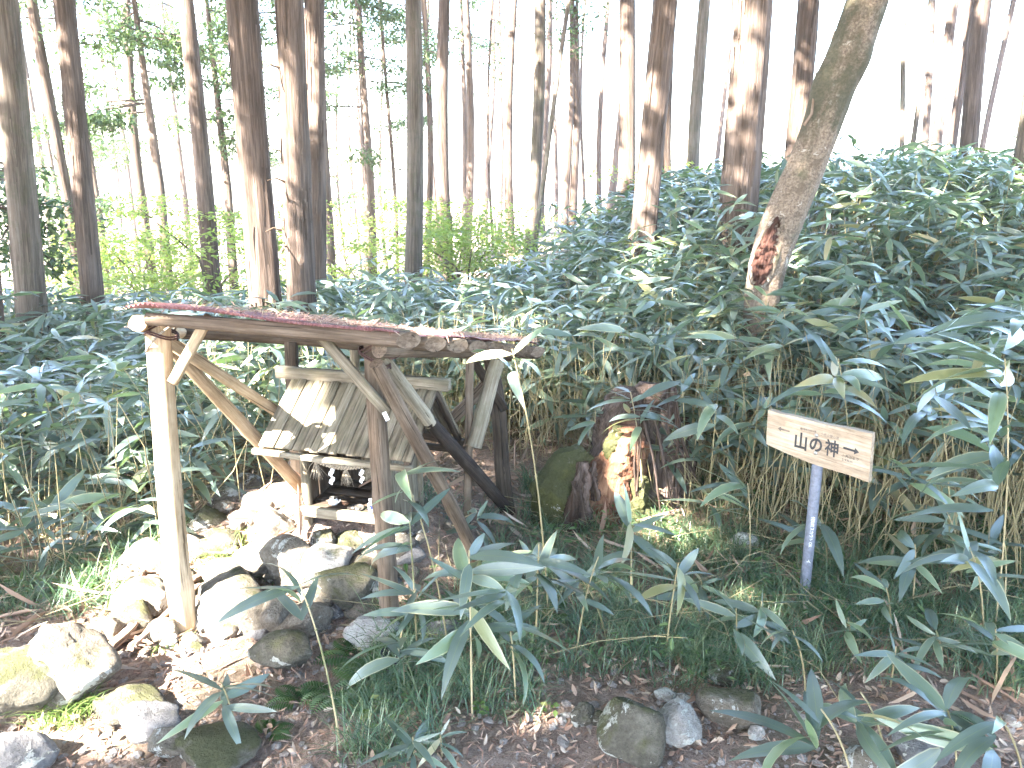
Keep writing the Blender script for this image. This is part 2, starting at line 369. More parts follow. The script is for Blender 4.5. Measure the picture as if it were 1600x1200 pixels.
def roofmat():
    m, nt = newmat('rusted_corrugated_iron'); p = N(nt, 'NewGeometry').outputs['Position']
    n1 = noise(nt, p, 6, 6, .7); n2 = noise(nt, p, 60, 5, .7)
    c = ramp(nt, mth(nt, 'ADD', mth(nt, 'MULTIPLY', n1, .6), mth(nt, 'MULTIPLY', n2, .4)), [(.35, (.08, .04, .045)), (.5, (.24, .1, .1)), (.6, (.34, .17, .15)), (.72, (.5, .42, .42))])
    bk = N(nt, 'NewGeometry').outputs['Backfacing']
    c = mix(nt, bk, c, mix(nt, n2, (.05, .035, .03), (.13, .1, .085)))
    finish(nt, c, .6, n2, .3, .003, .4, .15); return m
M['roof'] = roofmat()
def signwood():
    m, nt = newmat('pale_sign_wood'); g = gcn(nt)
    n1 = noise(nt, mapping(nt, g, (60, 60, 3)), 1, 5, .65, .4); n2 = noise(nt, mapping(nt, g, (9, 9, 4)), 1, 5, .7)
    c = ramp(nt, mth(nt, 'ADD', mth(nt, 'MULTIPLY', n1, .5), mth(nt, 'MULTIPLY', n2, .5)), [(.34, (.12, .09, .06)), (.48, (.33, .25, .18)), (.64, (.5, .42, .33))])
    s = N(nt, 'SeparateXYZ'); nt.links.new(g, s.inputs[0])
    q = mth(nt, 'GREATER_THAN', mth(nt, 'ADD', mth(nt, 'MULTIPLY', n2, .7), mth(nt, 'MULTIPLY', s.outputs[0], 2.2)), .62)
    c = mix(nt, mth(nt, 'MULTIPLY', q, .45), c, (.2, .17, .12))
    finish(nt, c, .75, n1, .35, .003, .3); return m
M['signwood'] = signwood()

# ------------------------------------------------------------------ ground
def axis(lo, hi, n, c, k):
    a = np.linspace(math.asinh((lo - c) / k), math.asinh((hi - c) / k), n); return c + k * np.sinh(a)
gx = axis(-120, 120, 300, 0, 1.6); gy = axis(-60, 150, 300, 3.5, 1.6)
XX, YY = np.meshgrid(gx, gy); ZZ = T(XX, YY)
near = np.exp(-((XX / 6) ** 2 + ((YY - 4) / 5) ** 2)); ZZ = ZZ + .006 * near * rng.normal(0, 1, XX.shape)
mb = MB(); nx, ny = len(gx), len(gy); i = np.arange(ny - 1)[:, None] * nx; j = np.arange(nx - 1)[None]
mb.add(np.stack([XX, YY, ZZ], -1), [np.stack([i + j, i + j + 1, i + nx + j + 1, i + nx + j], -1).reshape(-1, 4)])
g = mb.build('forest_floor', M['ground']); tag(g, 'brown forest floor rising into a bank and falling away between the trees', 'ground', kind='structure')

# ------------------------------------------------------------------ trees
def cedar(name, label, top, base, wpx, Y, mat='bark', group=None, htop=13.0, crown=None, twigs=(), seg=None, slant=None, cat='tree'):
    a = P(top[0], top[1], Y); b = P(base[0], base[1], Y); d = (a - b) / (a[2] - b[2])
    g0 = b - d * (b[2] - float(T(b[0], Y)))
    root = empty(name, g0, label, cat, group); TREES.append((root, g0, d, Y))
    rad = wpx / FPX * Y * .47
    zt = htop - g0[2]; big = Y < 11; seg = seg or (46 if big else 22); n = 30 if big else 14
    z = np.linspace(-.15, zt, seg) ; pts = g0 + d * z[:, None]
    r2 = np.random.default_rng(abs(int(top[0] * 7 + Y * 100)))
    w1, w2 = r2.uniform(0, 6.3, 2); am = .03 + .0035 * Y * (0 if big else 1)
    pts[:, 0] += am * np.sin(z * .55 + w1) - am * math.sin(w1); pts[:, 1] += am * np.sin(z * .4 + w2)
    rr = rad * (1.08 - .035 * z) * (1 + .35 * np.exp(-np.clip(z, 0, 9) * 3.0)); rr = np.clip(rr, rad * .25, None)
    m_ = MB(); tube(m_, pts, rr, n, .055 if big else .05, seed=int(top[0]) + 1)
    if big:   # loose strips of bark standing off the trunk
        for k in range(60):
            zz = r2.uniform(.2, 6.5); th = r2.uniform(math.pi, 2 * math.pi) if r2.random() < .85 else r2.uniform(0, 6.28); L = r2.uniform(.12, .5); wd = r2.uniform(.005, .013)
            c = g0 + d * zz; q = np.interp(zz, z, rr); px_ = np.interp(zz, z, pts[:, 0]); py_ = np.interp(zz, z, pts[:, 1])
            ct, st = math.cos(th), math.sin(th); lift = r2.uniform(.0, .012)
            S = []; s = np.linspace(0, L, 4)
            for t_ in s:
                e = q * 1.03 + .002 + lift * (t_ / L) ** 2; dz = zz + t_; xx = np.interp(dz, z, pts[:, 0]); y2 = np.interp(dz, z, pts[:, 1])
                for sgn in (-1, 1):
                    S.append([xx + e * ct - sgn * wd * st, y2 + e * st + sgn * wd * ct, g0[2] + dz])
            F = [[2 * k_, 2 * k_ + 1, 2 * k_ + 3, 2 * k_ + 2] for k_ in range(3)]
            gg = np.array(S) * [1, 1, 1] - g0 + r2.uniform(0, 5); m_.add(S, [np.array(F)], gg)
    m_.build('trunk', M[mat], root)
    for (tx, ty, ex, ey) in twigs:
        p = P(tx, ty, Y - rad * .8); q = P(ex, ey, Y - rad - .15); mid = (p + q) / 2 + [0, 0, .03]
        tube(MB(), [p, mid, q], [.014, .01, .004], 6, .1).build('dead_twig', M['twig'], root) if False else None
        mt = MB(); tube(mt, [p, mid, q], [.014, .009, .004], 6, .1); mt.build('dead_twig', M['twig'], root)
    return root, g0, d, rad
TREES = []
near_trees = [
 ('massive reddish cedar trunk, sunlit low down, standing just behind the shelter roof', (387, 0), (419, 480), 50, 8.3, 'bark', [(452, 247, 420, 232)]),
 ('massive cedar trunk with stub twigs, close beside the sunlit one behind the shrine', (446, 0), (472, 480), 45, 8.0, 'bark', [(436, 106, 410, 107), (447, 285, 418, 282), (440, 360, 415, 362), (452, 320, 446, 300), (448, 385, 440, 395)]),
 ('cedar trunk third in the tight cluster behind the shelter, darker and slimmer', (484, 0), (497, 500), 28, 9.6, 'bark', []),
 ('straight brown cedar trunk standing alone above the middle of the shelter roof', (638, 0), (644, 430), 27, 11.5, 'bark2', []),
 ('broad fibrous cedar trunk standing close to the leaning mottled tree', (1183, 0), (1150, 380), 56, 8.2, 'bark', []),
 ('brown cedar trunk partly hidden behind the leaning mottled tree', (1257, 0), (1237, 300), 33, 10.5, 'bark', []),
 ('thick cedar trunk rising from the dwarf bamboo, beside two slimmer ones', (1032, 0), (1002, 390), 38, 9.0, 'bark', []),
 ('thick greyish trunk at the edge of the scene with green sprays on it', (-2, 0), (52, 560), 43, 8.2, 'bark2', []),
 ('leaning cedar trunk beyond the low bamboo with a thinner dark one beside it', (92, 0), (150, 545), 32, 9.4, 'bark', []),
]
for i, (lab, t_, b_, w_, Y_, m_, tw) in enumerate(near_trees):
    cedar('cedar_tree', lab, t_, b_, w_, Y_, m_, 'cedar trunks standing round the shrine', twigs=tw)
mid_trees = [
 ('thin dark cedar trunk close behind the leaning cedar at the forest edge', (66, 0), (128, 480), 17, 14, 'bark'),
 ('sunlit reddish trunk cut off by the picture edge beside the low bamboo', (-30, 200), (6, 660), 26, 7.6, 'bark'),
 ('wavy slim trunk with green sprays near its top', (203, 0), (238, 400), 15, 17, 'bark'),
 ('tall trunk with pale sunlit top over the front end of the shelter roof', (298, 0), (334, 475), 26, 12.5, 'bark'),
 ('slim dark trunk just beside the cedar cluster, with short dead branches', (512, 0), (519, 410), 14, 17, 'bark'),
 ('slender dark trunk between the cedar cluster and the lone brown trunk', (570, 0), (582, 430), 12, 19, 'bark'),
 ('thin dark trunk hugging the side of the lone brown trunk', (661, 0), (664, 360), 10, 22, 'bark'),
 ('pinkish trunk washed out by sun above the yellow green bush', (697, 0), (700, 400), 20, 16, 'bark'),
 ('narrow reddish trunk next to the washed out pinkish one', (727, 0), (728, 400), 13, 20, 'bark'),
 ('slim bumpy trunk with ragged bark near the middle of the wood', (806, 0), (799, 350), 14, 19, 'bark'),
 ('straight grey trunk with sunlit foot near the middle of the wood', (833, 0), (829, 400), 20, 16, 'bark2'),
 ('thin crooked sapling leaning against the view of the grey trunk', (893, 60), (838, 370), 8, 15, 'bark2'),
 ('faint reddish trunk in the bright gap before the thick cedars', (962, 170), (950, 380), 13, 24, 'bark'),
 ('sunlit trunk beside the thick cedar rising from the bamboo', (988, 0), (975, 365), 26, 13, 'bark'),
 ('trunk with one bright sun fleck directly behind the thick cedar', (1052, 0), (1038, 370), 24, 13.5, 'bark'),
 ('slim cedar trunk halfway between the thick cedar and the broad one', (1097, 0), (1078, 350), 20, 14.5, 'bark2'),
 ('very thin green mossy stem on the bright slope, first of the row', (1425, 20), (1408, 270), 8, 15, 'bark2'),
 ('very thin mossy stem curving beside the first one on the bright slope', (1452, 0), (1416, 270), 8, 15.5, 'bark2'),
 ('pinkish slim trunk on the slope between mossy stems and taller cedars', (1456, 60), (1436, 280), 11, 18, 'bark'),
 ('reddish leaning trunk on the slope beside a parallel one', (1505, 0), (1455, 290), 16, 15, 'bark'),
 ('parallel leaning trunk next to the reddish one on the slope', (1525, 0), (1480, 290), 14, 16, 'bark'),
 ('stoutest cedar trunk on the slope over the bamboo top', (1549, 0), (1515, 290), 26, 13, 'bark'),
 ('thin pale trunk just beyond the stoutest one on the slope', (1565, 50), (1530, 280), 9, 20, 'bark'),
 ('brown trunk half cut by the picture edge on the bamboo slope', (1618, 100), (1585, 330), 24, 9, 'bark2'),
 ('grey trunk fading behind the pinkish and reddish pair', (760, 0), (757, 380), 9, 28, 'bark'),
 ('thin faint trunk between the grey trunk and the bumpy one', (846, 0), (846, 340), 10, 26, 'bark'),
]
for lab, t_, b_, w_, Y_, m_ in mid_trees:
    cedar('cedar_tree', lab, t_, b_, w_, Y_, m_, 'slimmer cedars deeper in the wood')
# far slender trunks
rf = random.Random(5)
fx = [172, 285, 345, 372, 410, 545, 556, 597, 612, 680, 745, 775, 862, 882, 917, 935, 1120, 1290, 940, 20, 222, 532, 770, 870]
for x in fx:
    Y_ = rf.uniform(20, 44); dx = (800 - x) * .055
    w_ = 'at the hazy edge beyond the two edge trunks' if x < 200 else 'beyond the wavy trunk and the pale topped one' if x < 440 else 'in the bright gap past the tight cedar cluster' if x < 640 else 'in the haze just past the lone brown trunk' if x < 800 else 'in the bright gap past the straight grey trunk' if x < 1000 else 'in the glare behind the broad cedar'
    cedar('cedar_tree', 'slender far trunk ' + w_, (x - dx * .6, 0), (x + dx * .6, 420), rf.uniform(.1, .22) * FPX / Y_ * .8, Y_, 'bark', 'far trunks fading in bright haze', htop=13)

# leaning mottled tree
pp = [(1180, 640, 24), (1184, 560, 27), (1188, 480, 28), (1198, 420, 30), (1216, 360, 33), (1243, 300, 31), (1268, 240, 29), (1290, 180, 30), (1310, 120, 31), (1335, 60, 31), (1356, 0, 30), (1385, -90, 28), (1420, -200, 26), (1450, -330, 24), (1470, -460, 20)]
Yl = 6.0; pts = np.array([P(x, y, Yl) for x, y, _ in pp]); g0 = pts[0].copy(); g0[2] = float(T(g0[0], g0[1])) - .05
pts = np.concatenate([[g0], pts]) if pts[0][2] > g0[2] + .05 else pts
rad = np.array([40] + [a[2] for a in pp])[-len(pts):] / FPX * Yl * .93
sI = np.linspace(0, len(pts) - 1, 90); k_ = np.arange(len(pts))
ptsI = np.stack([np.interp(sI, k_, pts[:, c]) for c in range(3)], 1); ker = np.ones(7) / 7
for c in range(3): ptsI[3:-3, c] = np.convolve(ptsI[:, c], ker, 'valid')
lt = empty('leaning_tree', ptsI[0], 'smooth mottled tree leaning over the bamboo, with a long open wound low on its trunk', 'tree')
mm_ = MB(); tube(mm_, ptsI, np.interp(sI, k_, rad), 40, .03, seed=3, knots=5); trunkL = mm_.build('trunk', M['smoothbark'], lt)
# the wound: a raised lip of new bark round a recessed strip of torn red wood
wp = [(1216, 338), (1207, 362), (1198, 390), (1190, 418), (1184, 446)]; ww = [3, 12, 17, 17, 7]
mw = MB(); Vs = []; nn = 9
rows = 26; wx = np.interp(np.linspace(0, 4, rows), range(5), [a[0] for a in wp]); wy = np.interp(np.linspace(0, 4, rows), range(5), [a[1] for a in wp]); wr = np.interp(np.linspace(0, 4, rows), range(5), ww)
r2 = np.random.default_rng(4)
for k in range(rows):
    for q in np.linspace(-1, 1, nn):
        bulge = .136 * math.cos(q * .5); V_ = P(wx[k] + q * wr[k] * (1 + r2.normal(0, .06)), wy[k], Yl - bulge - .02 + r2.normal(0, .02)); Vs.append(V_)
I = np.arange(rows - 1)[:, None] * nn; J = np.arange(nn - 1)[None]
gcs = np.array([[q * .2, r_ * .01, r_ * .008] for r_ in range(rows) for q in range(nn)]) + 3
mw.add(Vs, [np.stack([I + J, I + nn + J, I + nn + J + 1, I + J + 1], -1).reshape(-1, 4)], gcs); mw.build('torn_wood', M['redrot'], lt)
ml = MB()
ring = [(wx[k] - wr[k] - 2, wy[k]) for k in range(0, rows, 2)] + [(wx[k] + wr[k] + 2, wy[k]) for k in range(rows - 1, -1, -2)]
ring = ring + ring[:1]
tube(ml, [P(x, y, Yl - .134) for x, y in ring], np.full(len(ring), .017), 8, .3, seed=9); ml.build('wound_lip', M['smoothbark'], lt)
mt = MB(); tube(mt, [P(1256, 196, Yl - .1), P(1268, 178, Yl - .12), P(1273, 140, Yl), P(1276, 98, Yl)], [.012, .009, .007, .004], 7, .1, seed=2); mt.build('side_twig', M['twig'], lt)

# ------------------------------------------------------------------ foliage made of small faces
def rhombs(centers, size, aspect, rg, flatness=.6, droop=0.0):
    """one small pointed face per centre; returns V,F,gc"""
    n = len(centers); az = rg.uniform(0, 2 * np.pi, n); el = rg.normal(0, 1 - flatness, n) - droop
    d = np.stack([np.cos(az) * np.cos(el), np.sin(az) * np.cos(el), np.sin(el)], 1)
    up = rg.normal(0, 1 - flatness, (n, 3)) + [0, 0, 1]; s = np.cross(d, up); s /= np.linalg.norm(s, axis=1)[:, None]
    L = size * rg.uniform(.6, 1.3, n); W = L * aspect; nrm = np.cross(s, d)
    V = np.stack([centers, centers + d * (L * .45)[:, None] + s * (W * .5)[:, None] , centers + d * L[:, None] - nrm * (L * .12)[:, None], centers + d * (L * .45)[:, None] - s * (W * .5)[:, None]], 1).reshape(-1, 3)
    F = np.arange(n * 4).reshape(-1, 4); r = np.repeat(rg.random(n), 4)
    gc = np.stack([np.tile([0, 1, 0, -1], n) * .8, np.tile([0, .5, 1, .5], n), r], 1); return V, [F], gc
def leafy(centers, size, aspect, rg, flat=.6):
    n = len(centers); az = rg.uniform(0, 2 * np.pi, n); el = rg.normal(0, (1 - flat) * .8, n)
    d = np.stack([np.cos(az) * np.cos(el), np.sin(az) * np.cos(el), np.sin(el)], 1); up = rg.normal(0, 1 - flat, (n, 3)) + [0, 0, 1]
    s = np.cross(d, up); s /= np.linalg.norm(s, axis=1)[:, None]; nm = np.cross(s, d); L = (size * rg.uniform(.45, 1.35, n))[:, None]; W = L * aspect * rg.uniform(.6, 1.1, (n, 1)); cu = rg.normal(0, .35, (n, 1)) * L; fo = rg.uniform(-.1, .35, (n, 1)) * W
    c = centers; V = np.stack([c, c + d * L * .3 + s * W * .42 + nm * (fo + cu * .1), c + d * L * .68 + s * W * .36 + nm * (fo + cu * .45), c + d * L + nm * cu, c + d * L * .64 - s * W * .4 + nm * (fo + cu * .45), c + d * L * .26 - s * W * .36 + nm * (fo + cu * .1)], 1).reshape(-1, 3)
    b = np.arange(n)[:, None] * 6; F = np.concatenate([b + [0, 1, 2, 3], b + [0, 3, 4, 5]]); r = np.repeat(rg.random(n), 6)
    return V, [F], np.stack([np.tile([0, .8, .8, 0, -.8, -.8], n), np.tile([0, .3, .7, 1, .7, .3], n), r], 1)
LIT = []      # (point, radius): points kept sunlit by gaps cut into the crowns
def lit(px, py, Y, r): LIT.append((P(px, py, Y), r))
for (x, y) in ((262, 530), (265, 600), (268, 680), (272, 760), (280, 840), (286, 920), (290, 985)): lit(x, y, 3.2, .17)
for a in ((230, 500, 3.2, .13), (300, 550, 3.3, .1), (350, 600, 3.6, .1), (400, 620, 3.9, .09), (400, 690, 4.0, .13), (450, 740, 4.2, .12), (440, 630, 3.7, .08), (425, 660, 3.55, .1), (415, 700, 3.5, .09), (472, 760, 3.7, .13), (470, 810, 3.7, .1),
          (440, 790, 4.0, .2), (420, 850, 3.7, .22), (360, 900, 3.5, .25), (390, 940, 3.4, .2), (300, 880, 3.7, .2), (240, 860, 3.9, .18), (220, 920, 3.7, .18), (260, 970, 3.4, .15), (330, 1000, 3.1, .2), (250, 1020, 3.05, .2),
          (115, 1040, 2.72, .26), (175, 1090, 2.6, .2), (100, 1110, 2.6, .2), (240, 1000, 2.9, .16), (410, 760, 4.3, .15), (360, 830, 4.0, .13), (425, 410, 8.2, .22), (425, 460, 8.2, .3), (430, 350, 8.2, .12), (447, 150, 7.9, .16), (447, 200, 7.9, .2), (447, 240, 7.9, .12), (483, 60, 9.5, .15), (300, 20, 12.4, .3),
          (820, 490, 7.0, .2), (1255, 425, 6.9, .12), (1010, 385, 8, .2), (420, 560, 5.6, .3), (370, 570, 6.5, .25), (960, 690, 4.3, .07), (955, 740, 4.2, .08), (1090, 870, 4.1, .06), (1212, 668, 3.58, -.04), (130, 830, 4.6, .15), (60, 840, 4.5, .12), (320, 780, 4.8, .12), (170, 800, 5, .1),
          (1040, 310, 13.3, .3), (1030, 800, 4.1, .06), (640, 520, 3.6, .05), (1500, 330, 7.5, .2)): lit(*a)
NKEY = len(LIT)
for k_, (root, g0, d, Y) in enumerate(TREES):
    r9 = random.Random(k_ + 3)
    for _ in range(3 if Y < 12 else 4): LIT.append((g0 + d * r9.uniform(1.0, 1.6 + Y * .25), r9.uniform(.03, .13) + Y * .006))
r9 = random.Random(99)
for _ in range(26): x9 = r9.uniform(-4, 6); y9 = r9.uniform(5, 10); LIT.append((np.array([x9, y9, float(T(x9, y9)) + .9]), r9.uniform(.06, .16)))
LP = np.array([a[0] for a in LIT]); LR = np.array([a[1] for a in LIT])
def keep_gap(C, soft=.12):
    """drop foliage that hangs in the gaps between the crowns"""
    ok = np.ones(len(C), bool)
    for p, r in zip(LP, LR):
        v = C - p; t = v @ SUN; d = np.linalg.norm(v - t[:, None] * SUN, axis=1); ok &= d > r + soft
    return ok
def crowned(name, label, loc, cr, n, size, mat, group, trunk_r=.16, rg=None, gaps=True, cat='tree', foot=None):
    rg = rg or rng; x, y = loc; fx_, fy_ = foot or loc; cz = cr[3]
    for _ in range(40):
        L_ = np.array([fx_, fy_, 0]) + np.linspace(0, 1, 40)[:, None] * np.array([x - fx_, y - fy_, cz + 1.5]); bad = False
        for p, r in zip(LP[:NKEY], LR[:NKEY]):
            v = L_ - p; t = v @ SUN; dd = np.linalg.norm(v - t[:, None] * SUN, axis=1)
            if dd.min() < r + .2: bad = True; break
        if not bad: break
        dx = rg.uniform(-.7, .2); dy = rg.uniform(-.7, .2); x += dx; y += dy; fx_ += dx; fy_ += dy
    z0 = float(T(fx_, fy_)); root = empty(name, (fx_, fy_, z0), label, cat, group); m_ = MB()
    tube(m_, [[fx_, fy_, z0 - .1], [fx_ * .7 + x * .3 + .05, fy_ * .7 + y * .3, z0 + 3], [x, y, cz + cr[2] * .7]], [trunk_r * 1.3, trunk_r, trunk_r * .3], 14, .06, seed=abs(int(x * 10)) % 97); m_.build('trunk', M['bark'], root)
    ml_ = MB(); cs = []
    for k in range(34):
        a = rg.uniform(0, 6.28); h = rg.uniform(-1, .9); rr_ = math.sqrt(max(.05, 1 - h * h)) * rg.uniform(.6, 1.0)
        st = np.array([x, y, cz + h * cr[2] + .3]); e = np.array([x + math.cos(a) * cr[0] * rr_, y + math.sin(a) * cr[1] * rr_, cz + h * cr[2] - .2])
        mid = (st + e) / 2 + [0, 0, .15]; cs.append((st, mid, e))
        if gaps and not keep_gap(np.linspace(0, 1, 9)[:, None] * (e - st) + st, .03).all(): continue
        tube(ml_, [st, mid, e], [.035, .022, .008], 5, 0)
    ml_.build('limb', M['bark'], root)
    t_ = rg.uniform(.15, 1.05, n); w_ = rg.integers(0, len(cs), n); A = np.array([c[0] for c in cs])[w_]; E = np.array([c[2] for c in cs])[w_]
    C = A + (E - A) * t_[:, None] + rg.normal(0, 1, (n, 3)) * np.array([.42, .42, .2]) * (cr[0] / 2.4)
    if gaps: C = C[keep_gap(C)]
    fo = MB(); fo.add(*rhombs(C, size, .42, rg, .45, .25)); fo.build('foliage', M[mat], root, smooth=False)
    CAN.append(C); ROOTS.append((root, (x, y))); return root
CAN = []; ROOTS = []
# unseen cedars added on the sunward side, placed so their crowns block the sun
cn = 0; hz = 9.0; off = SUN / SUN[2] * hz
for ix in range(6):
    for iy in range(6):
        tx = -4.5 + ix * 2.9; ty = -.3 + iy * 2.9
        x = tx + off[0] + rng.uniform(-.5, .5); y = ty + off[1] + rng.uniform(-.5, .5); zc = hz + rng.uniform(-.8, .8) + .3
        if x * x + y * y < 2: x -= 1.5
        foot = None
        if y > -.5 and abs(x) < y * .82 + 1.2:
            if x < 0 and y < 9 and (y * .86 + 1.5 + x) < 5.2: foot = (-(y * .86 + 1.5), y)
            else: continue
        crowned('unseen_shade_cedar', 'unseen tall cedar added on the sunward side to shade the clearing', (x, y), (2.6, 2.6, 2.0, zc), 4600, .26, 'conifer', 'unseen cedars added to shade the clearing', foot=foot)
for i_, (x, y) in enumerate([(3.5, -2.5), (7, -1), (9.5, 1.5), (8, -5), (12, 4), (-4, -10), (-9, 2.2), (-12, 5.5), (-14, 10)]):  # more unseen cedars added to darken surfaces facing the camera
    crowned('unseen_shade_cedar', 'unseen tall cedar with a dense low crown, added to darken the clearing', (x, y), (2.7, 2.7, 2.6, 7.2), 4600, .26, 'conifer', 'unseen cedars added to shade the clearing')
# crowns of the trunks in view, above the frame, some widened for more shade
for k_, (root, g0, d, Y) in enumerate(TREES):
    if Y > 21: continue
    rg = np.random.default_rng(900 + k_); zc = rg.uniform(9.5, 10.8) + max(0, Y - 12) * .05; c = g0 + d * (zc - g0[2]); wide_ = 3.0 if g0[0] > 1 else 2.3; n = 5200 if g0[0] > 1 else 3400; cs = []
    for q in range(24):
        a = rg.uniform(0, 6.28); h = rg.uniform(-1, 1); rr_ = math.sqrt(max(.1, 1 - h * h)) * rg.uniform(.5, 1) * wide_; st = c + d * (h * 2.0); cs.append((st, st + [math.cos(a) * rr_, math.sin(a) * rr_, -.3]))
    w_ = rg.integers(0, 24, n); t_ = rg.uniform(.1, 1.05, n); A = np.array([q[0] for q in cs])[w_]; E = np.array([q[1] for q in cs])[w_]; C = A + (E - A) * t_[:, None] + rg.normal(0, 1, (n, 3)) * [.32, .32, .15]; C = C[keep_gap(C)]; CAN.append(C)
    f = MB(); f.add(*rhombs(C, .26, .42, rg, .45, .25)); f.build('crown', M['conifer'], root, smooth=False)
# extra unseen sprays added to plug sun leaks left between the crowns
CA = np.concatenate(CAN); q = CA - SUN * ((CA[:, 2] - 1) / SUN[2])[:, None]; cs_ = .3; X0, Y0, NX, NY = -5.0, 1.0, 60, 56
hst, _, _ = np.histogram2d(q[:, 0], q[:, 1], bins=[NX, NY], range=[[X0, X0 + NX * cs_], [Y0, Y0 + NY * cs_]]); ext = [[] for _ in ROOTS]; rg = np.random.default_rng(77)
for a in range(NX):
    for b in range(NY):
        x = X0 + (a + .5) * cs_; y = Y0 + (b + .5) * cs_
        if y > (12.5 if x < 1 else 17.5): continue
        want = int(30 + 8 * math.sin(x * 2.3 + 1) * math.cos(y * 1.9)); n = want - int(hst[a, b])
        if n <= 0: continue
        c = np.stack([x + rg.uniform(-.6, .6, n) * cs_, y + rg.uniform(-.6, .6, n) * cs_, np.ones(n)], 1); z = rg.uniform(8.2, 10.6, n); c = c + SUN * ((z - 1) / SUN[2])[:, None]
        m_c = c.mean(0); k = int(np.argmin([(m_c[0] - r_[1][0]) ** 2 + (m_c[1] - r_[1][1]) ** 2 for r_ in ROOTS])); ext[k].append(c)
for (root, _), e_ in zip(ROOTS, ext):
    if not e_: continue
    C = np.concatenate(e_); C = C[keep_gap(C)]
    if len(C): f = MB(); f.add(*rhombs(C, .26, .42, rg, .45, .25)); f.build('foliage', M['conifer'], root, smooth=False)
# crowns of the cedars further back, sparse, their lower sprays hang into view in the upper part
def sprays(name, label, px, py, Y, rx, rz, n, size=.13, group='conifers with low green sprays'):
    c = P(px, py, Y); x, y = c[0], c[1]; z0 = float(T(x, y)); rg = np.random.default_rng(int(px * 3 + py)); root = empty(name, (x, y, z0), label, 'tree', group)
    m_ = MB(); tube(m_, [[x, y, z0 - .1], [x + .08, y, (z0 + c[2]) / 2], [x, y, c[2] + rz * 1.2]], [.11, .09, .03], 12, .06, seed=int(px)); m_.build('trunk', M['bark'], root)
    lm = MB(); cs = []
    for k in range(22):
        a = rg.uniform(0, 6.28); h = rg.uniform(-1, 1); q = rg.uniform(.5, 1) * rx; st = np.array([x, y, c[2] + h * rz])
        e = st + [math.cos(a) * q, math.sin(a) * q, -.18 * q + rg.normal(0, .1)]; tube(lm, [st, (st + e) / 2 + [0, 0, .1], e], [.022, .014, .005], 5, 0); cs.append((st, e))
    lm.build('limb', M['bark'], root)
    n = int(n * 1.9); k = 150; cl = rg.integers(0, len(cs), k); tt = rg.uniform(.35, 1.0, k); A = np.array([c_[0] for c_ in cs])[cl]; E = np.array([c_[1] for c_ in cs])[cl]; CC = A + (E - A) * tt[:, None] + rg.normal(0, .06, (k, 3))
    w_ = rg.integers(0, k, n); C = CC[w_] + rg.normal(0, 1, (n, 3)) * [.2, .2, .07]
    f = MB(); f.add(*rhombs(C, size, .4, rg, .55, .35)); f.build('foliage', M['conifer'], root, smooth=False)
for lab, px, py, Y, rx, rz, n in [
    ('conifer with dark drooping sprays hanging at the top of the wood beside the wavy trunk', 215, 60, 15, 1.9, 1.3, 2600),
    ('conifer whose sprays show between the pale topped trunk and the cedar cluster', 330, 90, 17, 1.6, 1.8, 2400),
    ('young conifer with sprays round its stem at the edge of the scene', 25, 330, 9.5, .5, .6, 800),
    ('feathery conifer by the slim dark trunk beyond the cedar cluster', 560, 90, 20, 2.1, 2.0, 2400),
    ('light conifer foliage beside the lone brown trunk', 640, 150, 22, 2.0, 2.4, 1800),
    ('small conifer tuft high between the bumpy trunk and the thick cedars', 900, 20, 20, 1.3, .8, 500),
    ('loose conifer foliage beyond the leaning cedar', 130, 200, 18, 1.8, 3.0, 2000),
    ('dim conifer foliage low between the edge trunk and the leaning cedar', 90, 330, 20, 1.7, 2.0, 1600),
    ('dark conifer sprays over the top of the tight cedar cluster', 470, 10, 18, 2.2, .9, 1500),
    ('conifer with thin sprays near the pinkish washed out trunk', 720, 30, 24, 1.8, 1.2, 700),
    ('pale far conifer filling the gap beyond the pale topped trunk', 270, 170, 26, 3.4, 3.6, 2600),
    ('pale far conifer filling the gap beyond the cedar cluster', 560, 210, 28, 3.0, 3.4, 2200),
    ('pale far conifer beyond the edge trunk', 40, 120, 24, 2.6, 3.6, 2200),
    ('light far conifer between leaning cedar and wavy trunk', 170, 60, 30, 4.0, 3.6, 2600), ('light far conifer over the yellow maples', 400, 120, 30, 4.0, 4.0, 2600), ('hazy far conifer behind the grey trunk', 780, 60, 32, 2.4, 2.4, 900)]:
    sprays('conifer', lab, px, py, Y, rx, rz, n)
def maple(label, px, py, Y, rx, rz, n, size=.085):
    c = P(px, py, Y); x, y = c[0], c[1]; z0 = float(T(x, y)); rg = np.random.default_rng(int(px * 5 + py)); root = empty('young_maple', (x, y, z0), label, 'shrub', 'yellow green maples under the cedars')
    m_ = MB(); ends = []
    for k in range(7):
        a = rg.uniform(0, 6.28); e = np.array([x + math.cos(a) * rx * .8, y + math.sin(a) * rx * .8, c[2] + rg.uniform(-rz, rz)])
        tube(m_, [[x, y, z0 - .05], [(x * 1.6 + e[0] * .4) / 2, (y * 1.6 + e[1] * .4) / 2, z0 + (e[2] - z0) * .6], e], [.03, .018, .005], 6, .05, seed=k); ends.append(e)
    m_.build('stem', M['bark2'], root)
    n = int(n * 1.5); k = 40; lay = np.array([x, y, c[2]]) + rg.uniform(-1, 1, (k, 3)) * [rx, rx, rz]; w_ = rg.integers(0, k, n)
    C = lay[w_] + rg.normal(0, 1, (n, 3)) * [.3, .3, .045]
    f = MB(); f.add(*leafy(C, size * 1.1, .6, rg, .72)); f.build('foliage', M['maple'], root, smooth=False)
